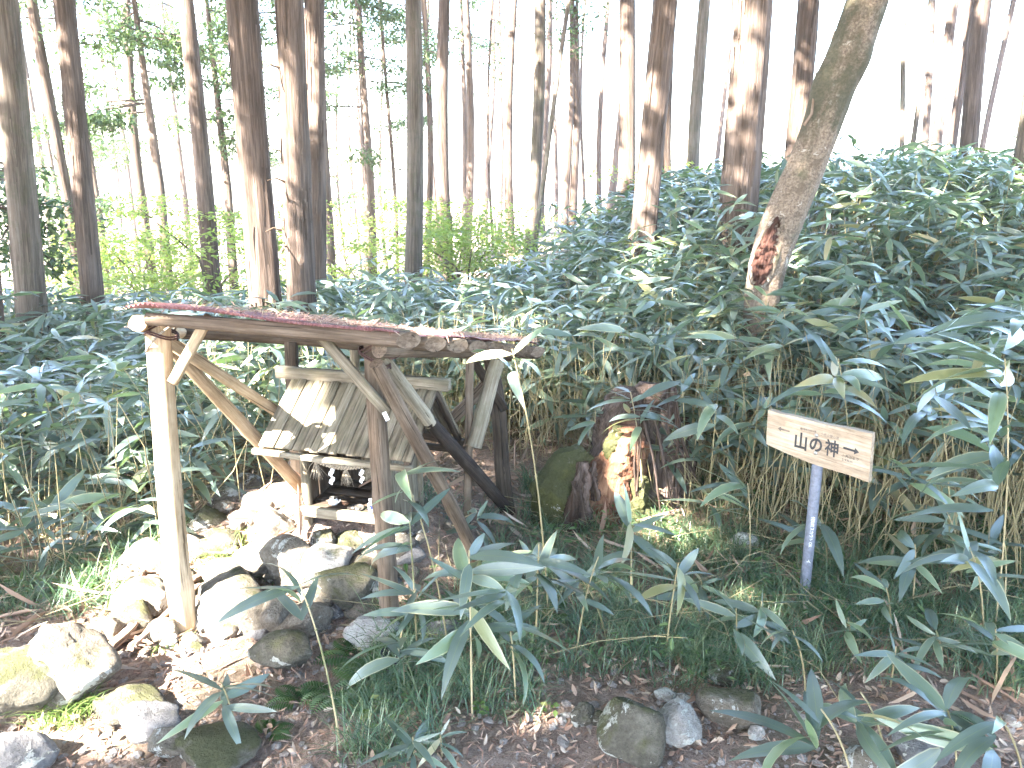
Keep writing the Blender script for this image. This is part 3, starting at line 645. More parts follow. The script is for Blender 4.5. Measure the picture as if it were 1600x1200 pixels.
for a in [('yellow green maple spreading behind the front end of the shelter roof', 330, 400, 12.5, 1.5, .55, 2600), ('pale maple bush low beside the leaning cedar', 215, 415, 14, 1.3, .5, 1800), ('maple with flat leaf layers beside the lone brown trunk', 705, 365, 14.5, 1.1, .35, 1700),
          ('green maple bush under the washed out pinkish trunk', 730, 410, 13, 1.2, .35, 1700), ('bright maple bush at the foot of the straight grey trunk', 835, 420, 15, 1.1, .35, 1300), ('golden maple behind the thick cedar in the bamboo', 1045, 335, 13, 1.0, .5, 1200),
          ('sparse golden maple by the foot of the slim cedar', 1110, 345, 15, 1.2, .4, 900), ('dim maple bush between the cedar cluster and the lone trunk', 560, 420, 15, 1.6, .5, 1700), ('yellowish maple scrub at the foot of the edge trunk', 90, 450, 14, 1.6, .5, 1500), ('pale maple scrub behind the cedar cluster', 440, 400, 17, 2.2, .7, 1800), ('bright maple thicket filling the low ground beyond the roof', 280, 440, 17, 3.2, .6, 2600), ('far maple scrub beyond the lone brown trunk', 640, 420, 20, 2.6, .7, 2000), ('far maple scrub beyond the grey trunk', 880, 390, 22, 2.6, .6, 1200)]:
    a = list(a); a[5] *= 1.35; a[2] -= 12; maple(*a)

# ------------------------------------------------------------------ dwarf bamboo
def leaf_np(droop, fold, segs=6, wid=.2, curl=0.0):
    s = np.linspace(0, 1, segs + 1); wv = wid / 2 * np.clip(np.sin(np.pi * np.clip(s, 0, 1) ** .72) ** .8, 0, None); wv[0] = .012; wv[-1] = .001
    ang = -droop * s ** 1.3; x = np.concatenate([[0], np.cumsum(np.cos(ang[1:]) / segs)]); z = np.concatenate([[0], np.cumsum(np.sin(ang[1:]) / segs)])
    V = []; G_ = []
    for k in range(segs + 1):
        for q in (-1, 0, 1):
            V.append([x[k], q * wv[k], z[k] + abs(q) * wv[k] * fold + q * curl * wv[k] * s[k]]); G_.append([q, s[k], 0])
    I = np.arange(segs)[:, None] * 3; J = np.arange(2)[None]
    return np.array(V), np.stack([I + J, I + J + 3, I + J + 4, I + J + 1], -1).reshape(-1, 4), np.array(G_)
LV = [leaf_np(d, f, 6, .185 if k % 2 else .155, c) for k, (d, f, c) in enumerate([(.3, .18, .3), (.5, .1, -.3), (.75, .22, .2), (1.1, .15, -.2), (.12, .1, .5), (.65, .3, .6)])]
LVlow = [leaf_np(d, f, 3, .17) for d, f in [(.3, .15), (.6, .2), (1.0, .15)]]
leafmesh = []
for k, (V_, F_, G_) in enumerate(LV):
    me = MB().add(V_, [F_], G_ + [0, 0, k * .13]).mesh('sasa_leaf'); me.materials.append(M['sasa']); leafmesh.append(me)
def plant_leaves(tip, dirv, nleaf, L, rg, fans=1, spread=.14, culm=None, bias=None):
    """list of (variant, matrix) for the leaves of one plant"""
    out = []
    for fnum in range(fans):
        if fnum == 0: c = tip; k = nleaf
        else:
            a = rg.uniform(0, 6.28); h = rg.uniform(.45, .93); c = culm(h) + np.array([math.cos(a), math.sin(a), .25]) * rg.uniform(.08, .22); k = max(3, nleaf - 2)
        a0 = rg.uniform(0, 6.28) if bias is None else bias
        for q in range(k):
            az = a0 + (q - k / 2) * (5.2 / k if bias is None else 3.4 / k) + rg.normal(0, .25); el = rg.uniform(-.1, .45) if q < k - 1 else rg.uniform(.5, 1.1)
            Ls = L * rg.uniform(.7, 1.15) * (1 if q < k - 1 else .7)
            m_ = Matrix.Translation(Vector([float(t) for t in c - np.array([0, 0, 1]) * rg.uniform(0, spread) * (L / .28)])) @ Matrix.Rotation(az, 4, 'Z') @ Matrix.Rotation(-el, 4, 'Y') @ Matrix.Rotation(rg.normal(0, .45), 4, 'X') @ Matrix.Diagonal((Ls, Ls * rg.uniform(.8, 1.1), Ls, 1))
            out.append((int(rg.integers(0, len(LV))), m_))
    return out
def culm_curve(b, t, rg, arch=.12):
    b = np.asarray(b, float); t = np.asarray(t, float); m_ = (b + t) / 2 + [(b[0] - t[0]) * arch * 2, (b[1] - t[1]) * arch * 2, arch * abs(t[2] - b[2])]
    return lambda h: (1 - h) ** 2 * b + 2 * h * (1 - h) * m_ + h * h * t
def sasa(base, tip, nleaf, L, label, group, seed, fans=1, bias=None, split=True, culm_r=.0045, wide=1.0):
    rg = np.random.default_rng(seed); cv = culm_curve(base, tip, rg); root = empty('dwarf_bamboo', base, label, 'bamboo plant', group)
    m_ = MB(); s = np.linspace(0, 1, 8); tube(m_, [cv(h) for h in s], np.linspace(culm_r, culm_r * .6, 8), 6, 0, False, seed=seed)
    lv = plant_leaves(np.asarray(tip, float), None, nleaf, L, rg, fans, culm=cv, bias=bias)
    for h in (.3, .5, .68, .84): tube(m_, [cv(h - .004), cv(h + .004)], culm_r * 1.35, 6, 0, False)
    m_.build('culm', M['culm'], root)
    inv = Matrix.Translation(-root.location)
    for v, mt in lv:
        o = bpy.data.objects.new('leaf', leafmesh[v]); col.objects.link(o); o.parent = root; o.matrix_basis = inv @ mt @ Matrix.Diagonal((1, wide, 1, 1))
    return root
# distinct plants in front: (base px, tip px, Y, leaves, leaf length, fans, bias, label)
FP = [
 ((528, 1105), (468, 912), 2.45, 5, .24, 1, 2.6, 'lone bamboo sprig with blue green leaves leaning out in front of the stone base'),
 ((372, 1150), (345, 1065), 2.5, 7, .2, 1, None, 'low bamboo sprig spreading over the path gravel beside the round mossy boulder'),
 ((738, 1135), (733, 860), 2.6, 9, .26, 3, None, 'tall pale stemmed bamboo standing in the grass by the path with many blue leaves'),
 ((806, 1110), (796, 975), 2.7, 8, .2, 1, None, 'short bamboo fan close beside the tall pale stemmed one'),
 ((838, 1000), (842, 850), 3.1, 9, .27, 2, None, 'bushy bamboo with broad leaves before the mossy stump'),
 ((900, 1010), (935, 870), 3.0, 6, .28, 1, 0.2, 'bamboo with one broad green leaf beside the bushy one'),
 ((985, 960), (985, 815), 3.4, 5, .26, 1, None, 'thin bamboo rising before the orange rotten wood'),
 ((1040, 1030), (1060, 880), 3.0, 5, .24, 1, None, 'small bamboo between the stump and the sign'),
 ((1170, 900), (1168, 755), 3.8, 7, .26, 1, 2.8, 'bamboo fan reaching out beside the back of the sign board'),
 ((1292, 900), (1285, 812), 3.72, 7, .28, 1, 3.1, 'drooping broad leaved bamboo right behind the sign post'),
 ((1345, 1215), (1283, 1108), 2.15, 8, .26, 1, 2.4, 'big pale blue bamboo fan over the path gravel, lowest of the row'),
 ((1390, 1190), (1345, 1082), 2.3, 7, .25, 1, None, 'bamboo fan tucked beside the big pale blue one'),
 ((1500, 1215), (1480, 1108), 2.2, 6, .26, 1, 3.0, 'bamboo with long flat leaves between two big fans by the path'),
 ((1610, 1230), (1562, 1120), 2.15, 8, .26, 1, 2.9, 'big bamboo fan with a white edged leaf at the lower corner of the scene'),
 ((1262, 1060), (1238, 985), 2.75, 3, .17, 1, None, 'little bamboo shoot with yellow edged leaves below the sign'),
 ((1475, 1040), (1462, 985), 2.9, 7, .18, 1, None, 'small bamboo tuft in the grass with upright leaf'),
 ((1560, 1050), (1555, 982), 2.8, 8, .2, 1, None, 'small dense bamboo tuft nearer the edge of the scene'),
 ((1545, 960), (1515, 855), 3.1, 7, .25, 1, None, 'bamboo with a long leaf drooping over the grass near the scene edge'),
 ((1395, 985), (1385, 918), 3.1, 5, .17, 1, 3.0, 'small pale bamboo fan beside the foot of the sign post'),
 ((650, 960), (640, 815), 2.9, 7, .22, 1, 2.9, 'bamboo fan with leaves crossing the shrine front'),
 ((700, 935), (628, 735), 3.0, 4, .24, 1, -.8, 'bamboo sprig hanging large leaves against the shrine side'),
 ((648, 1190), (645, 1152), 2.35, 11, .15, 1, None, 'tiny bamboo rosette at the edge of the gravel'),
 ((690, 1165), (688, 1148), 2.4, 6, .1, 1, None, 'smallest bamboo rosette just beside the tiny one'),
 ((618, 1020), (650, 920), 2.9, 10, .2, 2, None, 'dark bamboo clump at the foot of the front shelter post'),
 ((860, 780), (800, 545), 3.3, 3, .24, 1, None, 'bamboo stem whose blue leaf hangs over the roof end'),
 ((700, 900), (745, 800), 3.9, 5, .2, 1, None, 'small bamboo growing behind the slanting brace foot'),
 ((100, 800), (85, 755), 4.4, 7, .24, 1, None, 'bamboo fan low on the slope beneath the sunlit trunk'),
 ((255, 850), (245, 800), 4.2, 7, .22, 1, None, 'bamboo with green leaves close behind the white front post'),
 ((320, 800), (300, 745), 4.5, 6, .23, 1, None, 'bamboo with pale drooping leaves behind the stone heap'),
 ((125, 900), (128, 828), 4.0, 6, .22, 1, None, 'bamboo sprig standing on the slope above the dark grass'),
 ((180, 870), (180, 800), 4.2, 7, .24, 1, None, 'bluish bamboo fan on the slope halfway to the white post'),
 ((1100, 960), (1095, 905), 3.35, 6, .19, 1, None, 'low bamboo tuft among dry stalks between stump and sign'),
 ((1150, 1030), (1150, 950), 2.95, 6, .2, 1, None, 'low bamboo tuft in the grass above the rough grey rock'),
 ((1330, 1010), (1325, 965), 3.0, 6, .17, 1, None, 'low bamboo tuft in the grass below the sign'),
 ((1395, 1050), (1400, 1010), 2.8, 6, .17, 1, None, 'low bamboo tuft beside dark twigs over the big fans'),
 ((1430, 920), (1430, 850), 3.4, 7, .22, 1, None, 'bamboo tuft standing past the sign post in the grass'),
 ((1580, 900), (1570, 850), 3.3, 7, .24, 1, 3.0, 'bamboo tuft at the scene edge above the drooping long leaf'),
 ((1185, 1010), (1190, 940), 3.1, 5, .19, 1, None, 'bamboo tuft before the foot of the sign post'),
 ((1500, 930), (1480, 800), 3.6, 8, .26, 2, None, 'bushy bamboo in front of the bank beyond the sign end'),
 ((950, 990), (905, 900), 3.1, 6, .2, 1, None, 'low bamboo tuft under the orange rotten wood'),
 ((60, 960), (60, 870), 3.8, 7, .22, 1, None, 'low bamboo tuft in the dark grass at the scene edge'),
 ((210, 900), (215, 850), 4.0, 7, .2, 1, None, 'low bamboo tuft touching the stone heap behind the white post'),
 ((1130, 830), (1110, 760), 4.0, 6, .22, 1, None, 'bamboo tuft among tan stems just past the stump'),
 ((1010, 720), (985, 612), 4.35, 7, .24, 2, None, 'bamboo hanging over the top of the rotten stump'),
 ((1075, 720), (1065, 592), 4.4, 7, .25, 2, None, 'bamboo drooping above the dark roots of the stump'),
 ((1110, 740), (1120, 630), 4.2, 6, .25, 2, None, 'bamboo shading the dark roots nearer the sign'),
 ((930, 700), (930, 640), 4.8, 6, .22, 1, None, 'bamboo behind the mossy side of the stump'),
 ((1500, 800), (1460, 600), 3.6, 8, .3, 2, None, 'tall bamboo with big hanging leaves beyond the sign end'),
 ((1590, 800), (1570, 560), 3.2, 9, .32, 3, 2.8, 'tall bamboo at the scene edge with big drooping leaves'),
 ((1640, 800), (1600, 470), 3.3, 8, .32, 2, 3.0, 'bamboo reaching into view from the edge over the bank'),
 ((1330, 830), (1310, 560), 4.0, 8, .28, 2, None, 'bamboo standing over the sign board with hanging leaves'),
 ((40, 900), (30, 790), 3.9, 7, .25, 1, None, 'bamboo fan at the scene edge above the dark grass'),
]
for i, (b_, t_, Y_, nl, L_, fn, bi, lab) in enumerate(FP):
    b = P(b_[0], b_[1], Y_); b[2] = min(b[2], float(T(b[0], b[1]))) if b[2] > float(T(b[0], b[1])) else b[2]
    zt = float(T(b[0], b[1])); b[2] = zt - .01
    t = P(t_[0], t_[1], Y_ - .02); sasa(b, t, nl + 2, L_ * 1.22, lab, 'single bamboo plants along the path', 100 + i, fn, bi, wide=1.05)
def yfront(x):
    return np.interp(x, [-6, -3, -2, -1.2, -.6, .6, 1.1, 2.0, 3.2, 5], [3.6, 3.95, 4.5, 5.4, 6.2, 5.6, 4.7, 4.3, 3.6, 3.0])
def sasa_spots(n, rg, ylo, yhi, xlo=-9, xhi=11):
    out = []
    while len(out) < n:
        x = rg.uniform(xlo, xhi); y = rg.uniform(2.8, yhi)
        if abs(x) > .72 * y + 1.0: continue
        if y < yfront(x) or y < ylo: continue
        if x < 1 and y > 10.5: continue
        if math.hypot(x - 1.93, y - 6) < .22: continue
        if math.hypot((x - .45) / .55, (y - 4.4) / .5) < 1: continue
        if x < -.5 and rg.random() < .25: continue
        out.append((x, y))
    return out
def grassy_zone(x, y): return (x > .1 and y > 2.9) or (-.6 < x <= .1 and y > 2.6 and y < 3.6) or x < -2
def zone(x, y, h):
    d = y - float(yfront(x)); row = 'at the edge of' if d < .35 else 'just inside' if d < 1.0 else 'amid' if d < 2.0 else 'deep in'
    hh_ = 'low' if h < .72 else 'middling' if h < .92 else 'tall'
    place = ('the slope by the edge trunk' if x < -3.3 else 'the slope under the leaning cedar' if x < -2.4 else 'the thicket behind the white post' if x < -1.6 else
             'the thicket seen through the shelter' if x < -.5 else 'the thicket over the shelter roof end' if x < .35 else 'the thicket behind the rotten stump' if x < 1.2 else
             'the thicket under the leaning tree' if x < 2.1 else 'the bank behind the sign board' if x < 3.0 else 'the bank past the sign end' if x < 4.0 else 'the bank at the scene edge')
    return f'{hh_} dwarf bamboo {row} {place}', 'bamboo plants of the ' + place.replace('the ', '', 1)
rg = np.random.default_rng(21); spots = sasa_spots(250, rg, 0, 7.0); spots.sort(key=lambda s: s[0] ** 2 + s[1] ** 2)
def hgt(x, y, rg): 
    h = rg.uniform(.7, 1.15) if x > .6 else rg.uniform(.5, .95)
    return h * (.6 + .4 * min(1, max(0, (y - float(yfront(x))) / .7)))
for i, (x, y) in enumerate(spots):
    z = float(T(x, y)); h = hgt(x, y, rg); tip = np.array([x + rg.normal(0, .18), y - abs(rg.normal(.1, .15)), z + h]); lab, grp = zone(x, y, h)
    sasa((x, y, z - .02), tip, int(rg.integers(5, 8)), rg.uniform(.27, .37), lab, grp, 500 + i, 2 if i % 2 else 3)
# low plants filling the slope down to the stones
for i in range(46):
    while True:
        x = rg.uniform(-4.2, -1.7); y = rg.uniform(3.85, 5.3)
        if abs(x) < .74 * y + .6 and math.hypot(x + 1.95, y - 3.7) > .4: break
    z = float(T(x, y)); h = rg.uniform(.22, .5); y_ = 'down by the dark grass' if y < 4.3 else 'halfway up the slope' if y < 4.8 else 'beneath the taller bamboo'
    x_ = 'at the scene edge' if x < -3.1 else 'under the leaning cedar' if x < -2.4 else 'next to the stone heap'
    sasa((x, y, z - .02), np.array([x + rg.normal(0, .08), y + rg.normal(0, .08), z + h]), int(rg.integers(6, 9)), rg.uniform(.2, .28), f'knee-high bamboo tuft {y_} {x_}', 'low bamboo tufts on the slope', 1500 + i, 2)
# the rest of the thicket: more plants than one could count
LA = [np.array(v[0]) for v in LVlow]; mbt = MB(); mbc = MB(); sp2 = sasa_spots(2300, rg, 4.5, 13.5)
for (x, y) in sp2:
    z = float(T(x, y)); h = hgt(x, y, rg) * rg.uniform(.8, 1.1); tip = np.array([x + rg.normal(0, .2), y + rg.normal(-.05, .15), z + h]); b = np.array([x, y, z - .02])
    cv = culm_curve(b, tip, rg); tube(mbc, [cv(0), cv(.5), cv(1)], [.005, .004, .003], 3, 0, False)
    for fnum in range(3):
        c = tip if fnum == 0 else cv(rg.uniform(.42, .97)) + rg.normal(0, .12, 3)
        k = int(rg.integers(4, 7)); az = rg.uniform(0, 6.28) + np.arange(k) * 5.6 / k + rg.normal(0, .3, k); el = rg.uniform(-.5, .6, k)
        for q in range(k):
            V_, F_, G_ = LVlow[q % 3]; L = rg.uniform(.24, .34); ca, sa = math.cos(az[q]), math.sin(az[q]); ce, se = math.cos(el[q]), math.sin(el[q]); ro = rg.normal(0, .5)
            y0 = V_[:, 1] * math.cos(ro) - V_[:, 2] * math.sin(ro); z0 = V_[:, 1] * math.sin(ro) + V_[:, 2] * math.cos(ro)
            xx = V_[:, 0] * ce - z0 * se; zz = V_[:, 0] * se + z0 * ce
            W = np.stack([xx * ca - y0 * sa, xx * sa + y0 * ca, zz], 1) * L + c
            mbt.add(W, [F_], G_ + [0, 0, rg.random()])
o = mbt.build('bamboo_thicket_leaves', M['sasa']); tag(o, 'dense mass of blue green dwarf bamboo leaves covering the bank', 'bamboo thicket', kind='stuff')
# dry tan stems and hanging dead leaves between the live ones
for (x, y) in sasa_spots(2600, rg, 0, 8.5):
    if x < -1.2 and rg.random() < .55: continue
    z = float(T(x, y)); h = rg.uniform(.25, .85); tip = np.array([x + rg.normal(0, .15), y + rg.normal(0, .15), z + h]); cv = culm_curve((x, y, z - .02), tip, rg, rg.normal(0, .1))
    tube(mbc, [cv(0), cv(.5), cv(1)], [.0045, .004, .002], 3, 0, False)
for _ in range(2400):
    x = rg.uniform(-4, 5)
    if x < -1.2 and rg.random() < .75: continue
    y = float(yfront(x)) + rg.uniform(-.5, 1.1); z = float(T(x, y)); h = rg.uniform(.3, 1.0)
    tip = np.array([x + rg.normal(0, .2), y + rg.normal(0, .2), z + h]); cv = culm_curve((x, y, z - .02), tip, rg, rg.normal(0, .15)); tube(mbc, [cv(0), cv(.5), cv(1)], [.004, .0035, .002], 3, 0, False)
for _ in range(650):
    x = rg.uniform(-3.5, 4); y = rg.uniform(2.9, 5.2)
    if grassy_zone(x, y) or y > yfront(x) - .2:
        a = rg.uniform(0, 6.28); L = rg.uniform(.2, .8); e = np.array([x + math.cos(a) * L, y + math.sin(a) * L * .7]); z0 = float(T(x, y)) + rg.uniform(0, .1); z1 = float(T(e[0], e[1])) + rg.uniform(.01, .22)
        tube(mbc, [[x, y, z0], [(x + e[0]) / 2 + rg.normal(0, .03), (y + e[1]) / 2, (z0 + z1) / 2 + rg.uniform(-.01, .05)], [e[0], e[1], z1]], [.003, .0028, .0015], 3, 0, False)
o = mbc.build('bamboo_thicket_stems', M['culm']); tag(o, 'crowded thin tan bamboo stems standing under the leaves', 'bamboo stems', kind='stuff')

# ------------------------------------------------------------------ litter, pebbles, grass
def place_litter(n, region, size, asp, mat, name, label, cat, seed, lift=.012, flat=.75, dens=None):
    rg = np.random.default_rng(seed); x0, x1, y0, y1 = region; x = rg.uniform(x0, x1, n); y = y0 + (y1 - y0) * rg.random(n) ** 1.2
    k = np.abs(x) < .74 * y + .5
    if dens is not None: k &= rg.random(n) < dens(x, y)
    x, y = x[k], y[k]; C = np.stack([x, y, T(x, y) + rg.uniform(0, lift, len(x)) + .006], 1); m_ = MB(); m_.add(*(leafy if mat == 'brown' else rhombs)(C, size, asp, rg, flat)); o = m_.build(name, M[mat], smooth=False)
    return tag(o, label, cat, kind='stuff')
place_litter(42000, (-4, 5, 1.6, 7), .05, .1, 'needle', 'fallen_needles', 'reddish brown conifer needles strewn over the path and slope', 'needles', 1)
place_litter(26000, (-5, 6, 1.6, 8), .04, .55, 'brown', 'dead_leaf_litter', 'small curled dead leaves covering path and forest floor', 'leaf litter', 2, .02, .6)
place_litter(4200, (-5, 6, 2.6, 7.5), .18, .14, 'brown', 'dry_bamboo_leaf_litter', 'long dry tan bamboo leaves lying in the undergrowth', 'leaf litter', 3, .06, .7, lambda x, y: np.where(y > yfront(x) - 2.0, 1, .12))
V0, F0 = ico(1)
def pebbles(n, seed):
    rg = np.random.default_rng(seed); m_ = MB(); x = rg.uniform(-3.2, 3.4, n); y = 1.6 + 2.2 * rg.random(n) ** 1.1
    for a, b in zip(x, y):
        if abs(a) > .74 * b + .3: continue
        path = (b < 2.85 + .2 * math.sin(a * 2)) if a > -.3 else (b < 3.3)
        if not path and rg.random() > .12: continue
        s = .005 + .018 * rg.random() ** 4; V_ = V0 * (1 + rg.normal(0, .16, (len(V0), 1))) * s * [rg.uniform(.8, 1.6), rg.uniform(.8, 1.3), rg.uniform(.4, .8)]
        t = rg.uniform(0, 6.28); V_ = np.stack([V_[:, 0] * math.cos(t) - V_[:, 1] * math.sin(t), V_[:, 0] * math.sin(t) + V_[:, 1] * math.cos(t), V_[:, 2]], 1)
        m_.add(V_ + [a, b, float(T(a, b)) + s * .3], [F0])
    o = m_.build('path_gravel', M['gravel'], smooth=False); tag(o, 'small pale and grey gravel scattered over the brown path', 'gravel', kind='stuff')
pebbles(6500, 5)
def blades(mb_, cx, cy, n, L, wd, rg, spread=.05, z0=None):
    az = rg.uniform(0, 6.28, n); l = L * rg.uniform(.6, 1.2, n); arch = rg.uniform(.5, 1.35, n); bx = cx + rg.normal(0, spread, n); by = cy + rg.normal(0, spread, n); bz = T(bx, by) - .004 if z0 is None else np.full(n, z0)
    S = np.linspace(0, 1, 5); V = []
    for s in S:
        out = l * (.25 * s + .75 * s * s * arch * .6); up = l * (s * 1.0 - .55 * arch * s * s); ww = wd * (1 - s ** 2 * .92) / 2
        for q in (-1, 1): V.append(np.stack([bx + np.cos(az) * out - q * np.sin(az) * ww, by + np.sin(az) * out + q * np.cos(az) * ww, bz + up], 1))
    V = np.stack(V, 1).reshape(-1, 3); base = np.arange(n)[:, None, None] * 10; F = (base + np.array([[0, 1, 3, 2], [2, 3, 5, 4], [4, 5, 7, 6], [6, 7, 9, 8]])[None]).reshape(-1, 4)
    r = np.repeat(rg.random(n), 10); gc = np.stack([np.tile([-.8, .8] * 5, n), np.tile(np.repeat(S, 2), n), r], 1); mb_.add(V, [F], gc)
def grassy(x, y):
    if x < -1.95: return .9 if (y > 3.35 - (x + 2) * .1 and y < 4.3) else 0
    if x > .1: e = 2.8 + .07 * math.sin(x * 5); return 0 if y < e else (.95 if y < 4.2 else .35 if y < 5.2 else 0)
    if x > -.62: e = 2.5 + .35 * (x + .1) * -.2; return 0 if y < 2.35 or (y < 2.62 and x > -.28) else (.95 if y < 3.5 else .2 if y < 4.4 else 0)
    return 0
rg = np.random.default_rng(31); mg = MB(); cnt = 0
for _ in range(4300):
    x = rg.uniform(-4.5, 4.2); y = rg.uniform(2.2, 5.2)
    if abs(x) > .74 * y + .3 or rg.random() > grassy(x, y) * (.45 + .55 * (math.sin(x * 4.1 + 1) * math.cos(y * 5.3) > -.45)): continue
    blades(mg, x, y, int(rg.integers(20, 34)), rg.uniform(.15, .29), .005, rg, .035); cnt += 1
o = mg.build('dark_grass', M['grass']); tag(o, 'dark bluish green mondo grass growing in thick tufts beside the path', 'grass', kind='stuff')
mg = MB()
for (px, py, k, L) in [(350, 880, 150, .18), (330, 930, 60, .14), (105, 1120, 240, .2), (265, 1010, 60, .1), (410, 885, 50, .12), (330, 905, 60, .16), (360, 855, 60, .14)]:
    c = G(px, py); blades(mg, c[0], c[1], k, L, .004, rg, .05)
o = mg.build('sunlit_grass_tufts', M['lightgrass']); tag(o, 'pale yellow green grass tufts growing among the sunlit stones', 'grass', kind='stuff')
rg = np.random.default_rng(41); x = rg.uniform(-3.4, 3.8, 9000); y = rg.uniform(2.4, 5.0, 9000); k = np.array([grassy(a, b) > .2 and (math.sin(a * 3.1) * math.cos(b * 4.3 + 1) > .1) and abs(a) < .74 * b + .3 for a, b in zip(x, y)]); x, y = x[k], y[k]
mg = MB(); mg.add(*leafy(np.stack([x, y, T(x, y) + rg.uniform(.02, .16, len(x))], 1), .045, .45, rg, .7)); o = mg.build('undergrowth_weeds', M['fern'], smooth=False); tag(o, 'small light green weed leaves mingled in the grass beside the path', 'weeds', kind='stuff')
# ferns and small herbs
def fern(px, py, size, nf, label, seed, group='small ferns along the path'):
    c = G(px, py); rg = np.random.default_rng(seed); root = empty('fern', c, label, 'fern', group)
    for k in range(nf):
        az = rg.uniform(0, 6.28); L = size * rg.uniform(.7, 1.1); m_ = MB(); s = np.linspace(0, 1, 8); P_ = np.stack([np.cos(az) * L * s, np.sin(az) * L * s, L * (.75 * s - .6 * s * s)], 1) + c
        tube(m_, P_, np.linspace(.0018, .0008, 8), 3, 0, False); sd = np.array([-math.sin(az), math.cos(az), 0]); V = []; F = []; GG = []
        for q in np.linspace(.18, 1, 13):
            p = np.array([np.interp(q, s, P_[:, i_]) for i_ in range(3)]); w_ = L * .34 * math.sin(math.pi * min(1, .22 + q * .78)) + .004
            fw = np.array([math.cos(az), math.sin(az), 0]) * w_ * .35
            for sg in (-1, 1):
                b = len(V); V += [p, p + sd * sg * w_ * .5 + fw * .2 + [0, 0, .004], p + sd * sg * w_ + fw - [0, 0, w_ * .12], p + sd * sg * w_ * .5 + fw * 1.1]; F.append([b, b + 1, b + 2, b + 3]); GG += [[0, 0, .3], [.5, .5, .3 + k * .05], [0, 1, .3], [-.5, .5, .3]]
        m_.add(V, [np.array(F)], GG); m_.build('frond', M['fern'], root, smooth=False)
for i, (px, py, s, n, lab) in enumerate([(560, 1030, .2, 7, 'fern with fresh green fronds below the stone base'), (585, 1075, .2, 7, 'fern spreading in the grass beneath the first fern'), (525, 1085, .16, 6, 'pale fern close to the lone bamboo sprig'), (470, 1100, .13, 5, 'small fern at the gravel edge'), (620, 1010, .16, 6, 'fern by the black plastic cup'), (420, 1150, .11, 5, 'tiny fern on the path gravel'),
        (170, 925, .2, 6, 'fern on the dark slope behind the sunlit boulder'), (130, 890, .22, 6, 'fern on the slope above the dark grass'), (80, 920, .2, 6, 'fern low on the slope near the scene edge'), (210, 890, .18, 6, 'fern tucked behind the stone heap'), (700, 1000, .15, 5, 'fern among grass by the tall pale stemmed bamboo'), (870, 960, .16, 6, 'fern under the bushy bamboo'), (1120, 1010, .15, 6, 'fern in the grass below the stump'), (1560, 920, .14, 5, 'fern in the grass near the scene edge'), (690, 955, .16, 6, 'fern at the foot of the slanting brace')]):
    fern(px, py, s, n, lab, 60 + i)
def herb(px, py, label, seed):
    c = G(px, py); rg = np.random.default_rng(seed); root = empty('seedling', c, label, 'seedling', 'bright seedlings near the path edge'); m_ = MB(); tube(m_, [c, c + [0, 0, .05]], .0012, 4, 0, False); m_.build('stem', M['fern'], root)
    k = 7; C = c + [0, 0, .05] + rg.normal(0, .018, (k, 3)); m_ = MB(); m_.add(*rhombs(C, .035, .7, rg, .8)); m_.build('foliage', M['lightgrass'], root, smooth=False)
for i, (px, py, lab) in enumerate([(590, 1118, 'round leaved seedling beside the fern'), (745, 1125, 'seedling at the foot of the tall pale stem'), (625, 1115, 'light green seedling in the grass over the rosette'), (575, 1140, 'bright seedling at the gravel edge'), (860, 1120, 'seedling beside the little mossy stone'), (1540, 1175, 'seedling under the corner bamboo fan')]): herb(px, py, lab, 80 + i)

# ------------------------------------------------------------------ rocks
def put_rock(name, px, py, wpx, hpx, mat, seed, cuts=13, *, label=None, group=None, parent=None, depth=.75, base=None, dY=0.0, rnd=.25, rot=None, sub=4):
    """px,py: centre of the stone as seen; its foot rests on the ground"""
    c = G(px, py + hpx * .36); Y = c[1] + dY; s = math.hypot(Y, H) * .97 / FPX; w_, h_ = wpx * s, hpx * s * 1.02
    V_, F_ = rock(sub, seed, cuts, round_=rnd); mn, mx = V_.min(0), V_.max(0); V_ = (V_ - (mn + mx) / 2) / ((mx - mn) / 2)
    V_ = V_ * [w_ / 2, w_ * depth / 2, h_ / 2]
    ctr = P(px, py, Y)
    t = rot if rot is not None else random.uniform(-.3, .3)
    V_ = np.stack([V_[:, 0] * math.cos(t) - V_[:, 1] * math.sin(t), V_[:, 0] * math.sin(t) + V_[:, 1] * math.cos(t), V_[:, 2]], 1)
    me = MB().add(V_, [F_]).mesh(name); me.materials.append(M[mat]); o = bpy.data.objects.new(name, me); col.objects.link(o)
    if parent is not None: o.parent = parent; o.location = Vector([float(a) for a in ctr]) - parent.location
    else: o.location = Vector([float(a) for a in ctr]); tag(o, label, 'stone', group)
    return o
bg_ = 'boulders around the clearing'
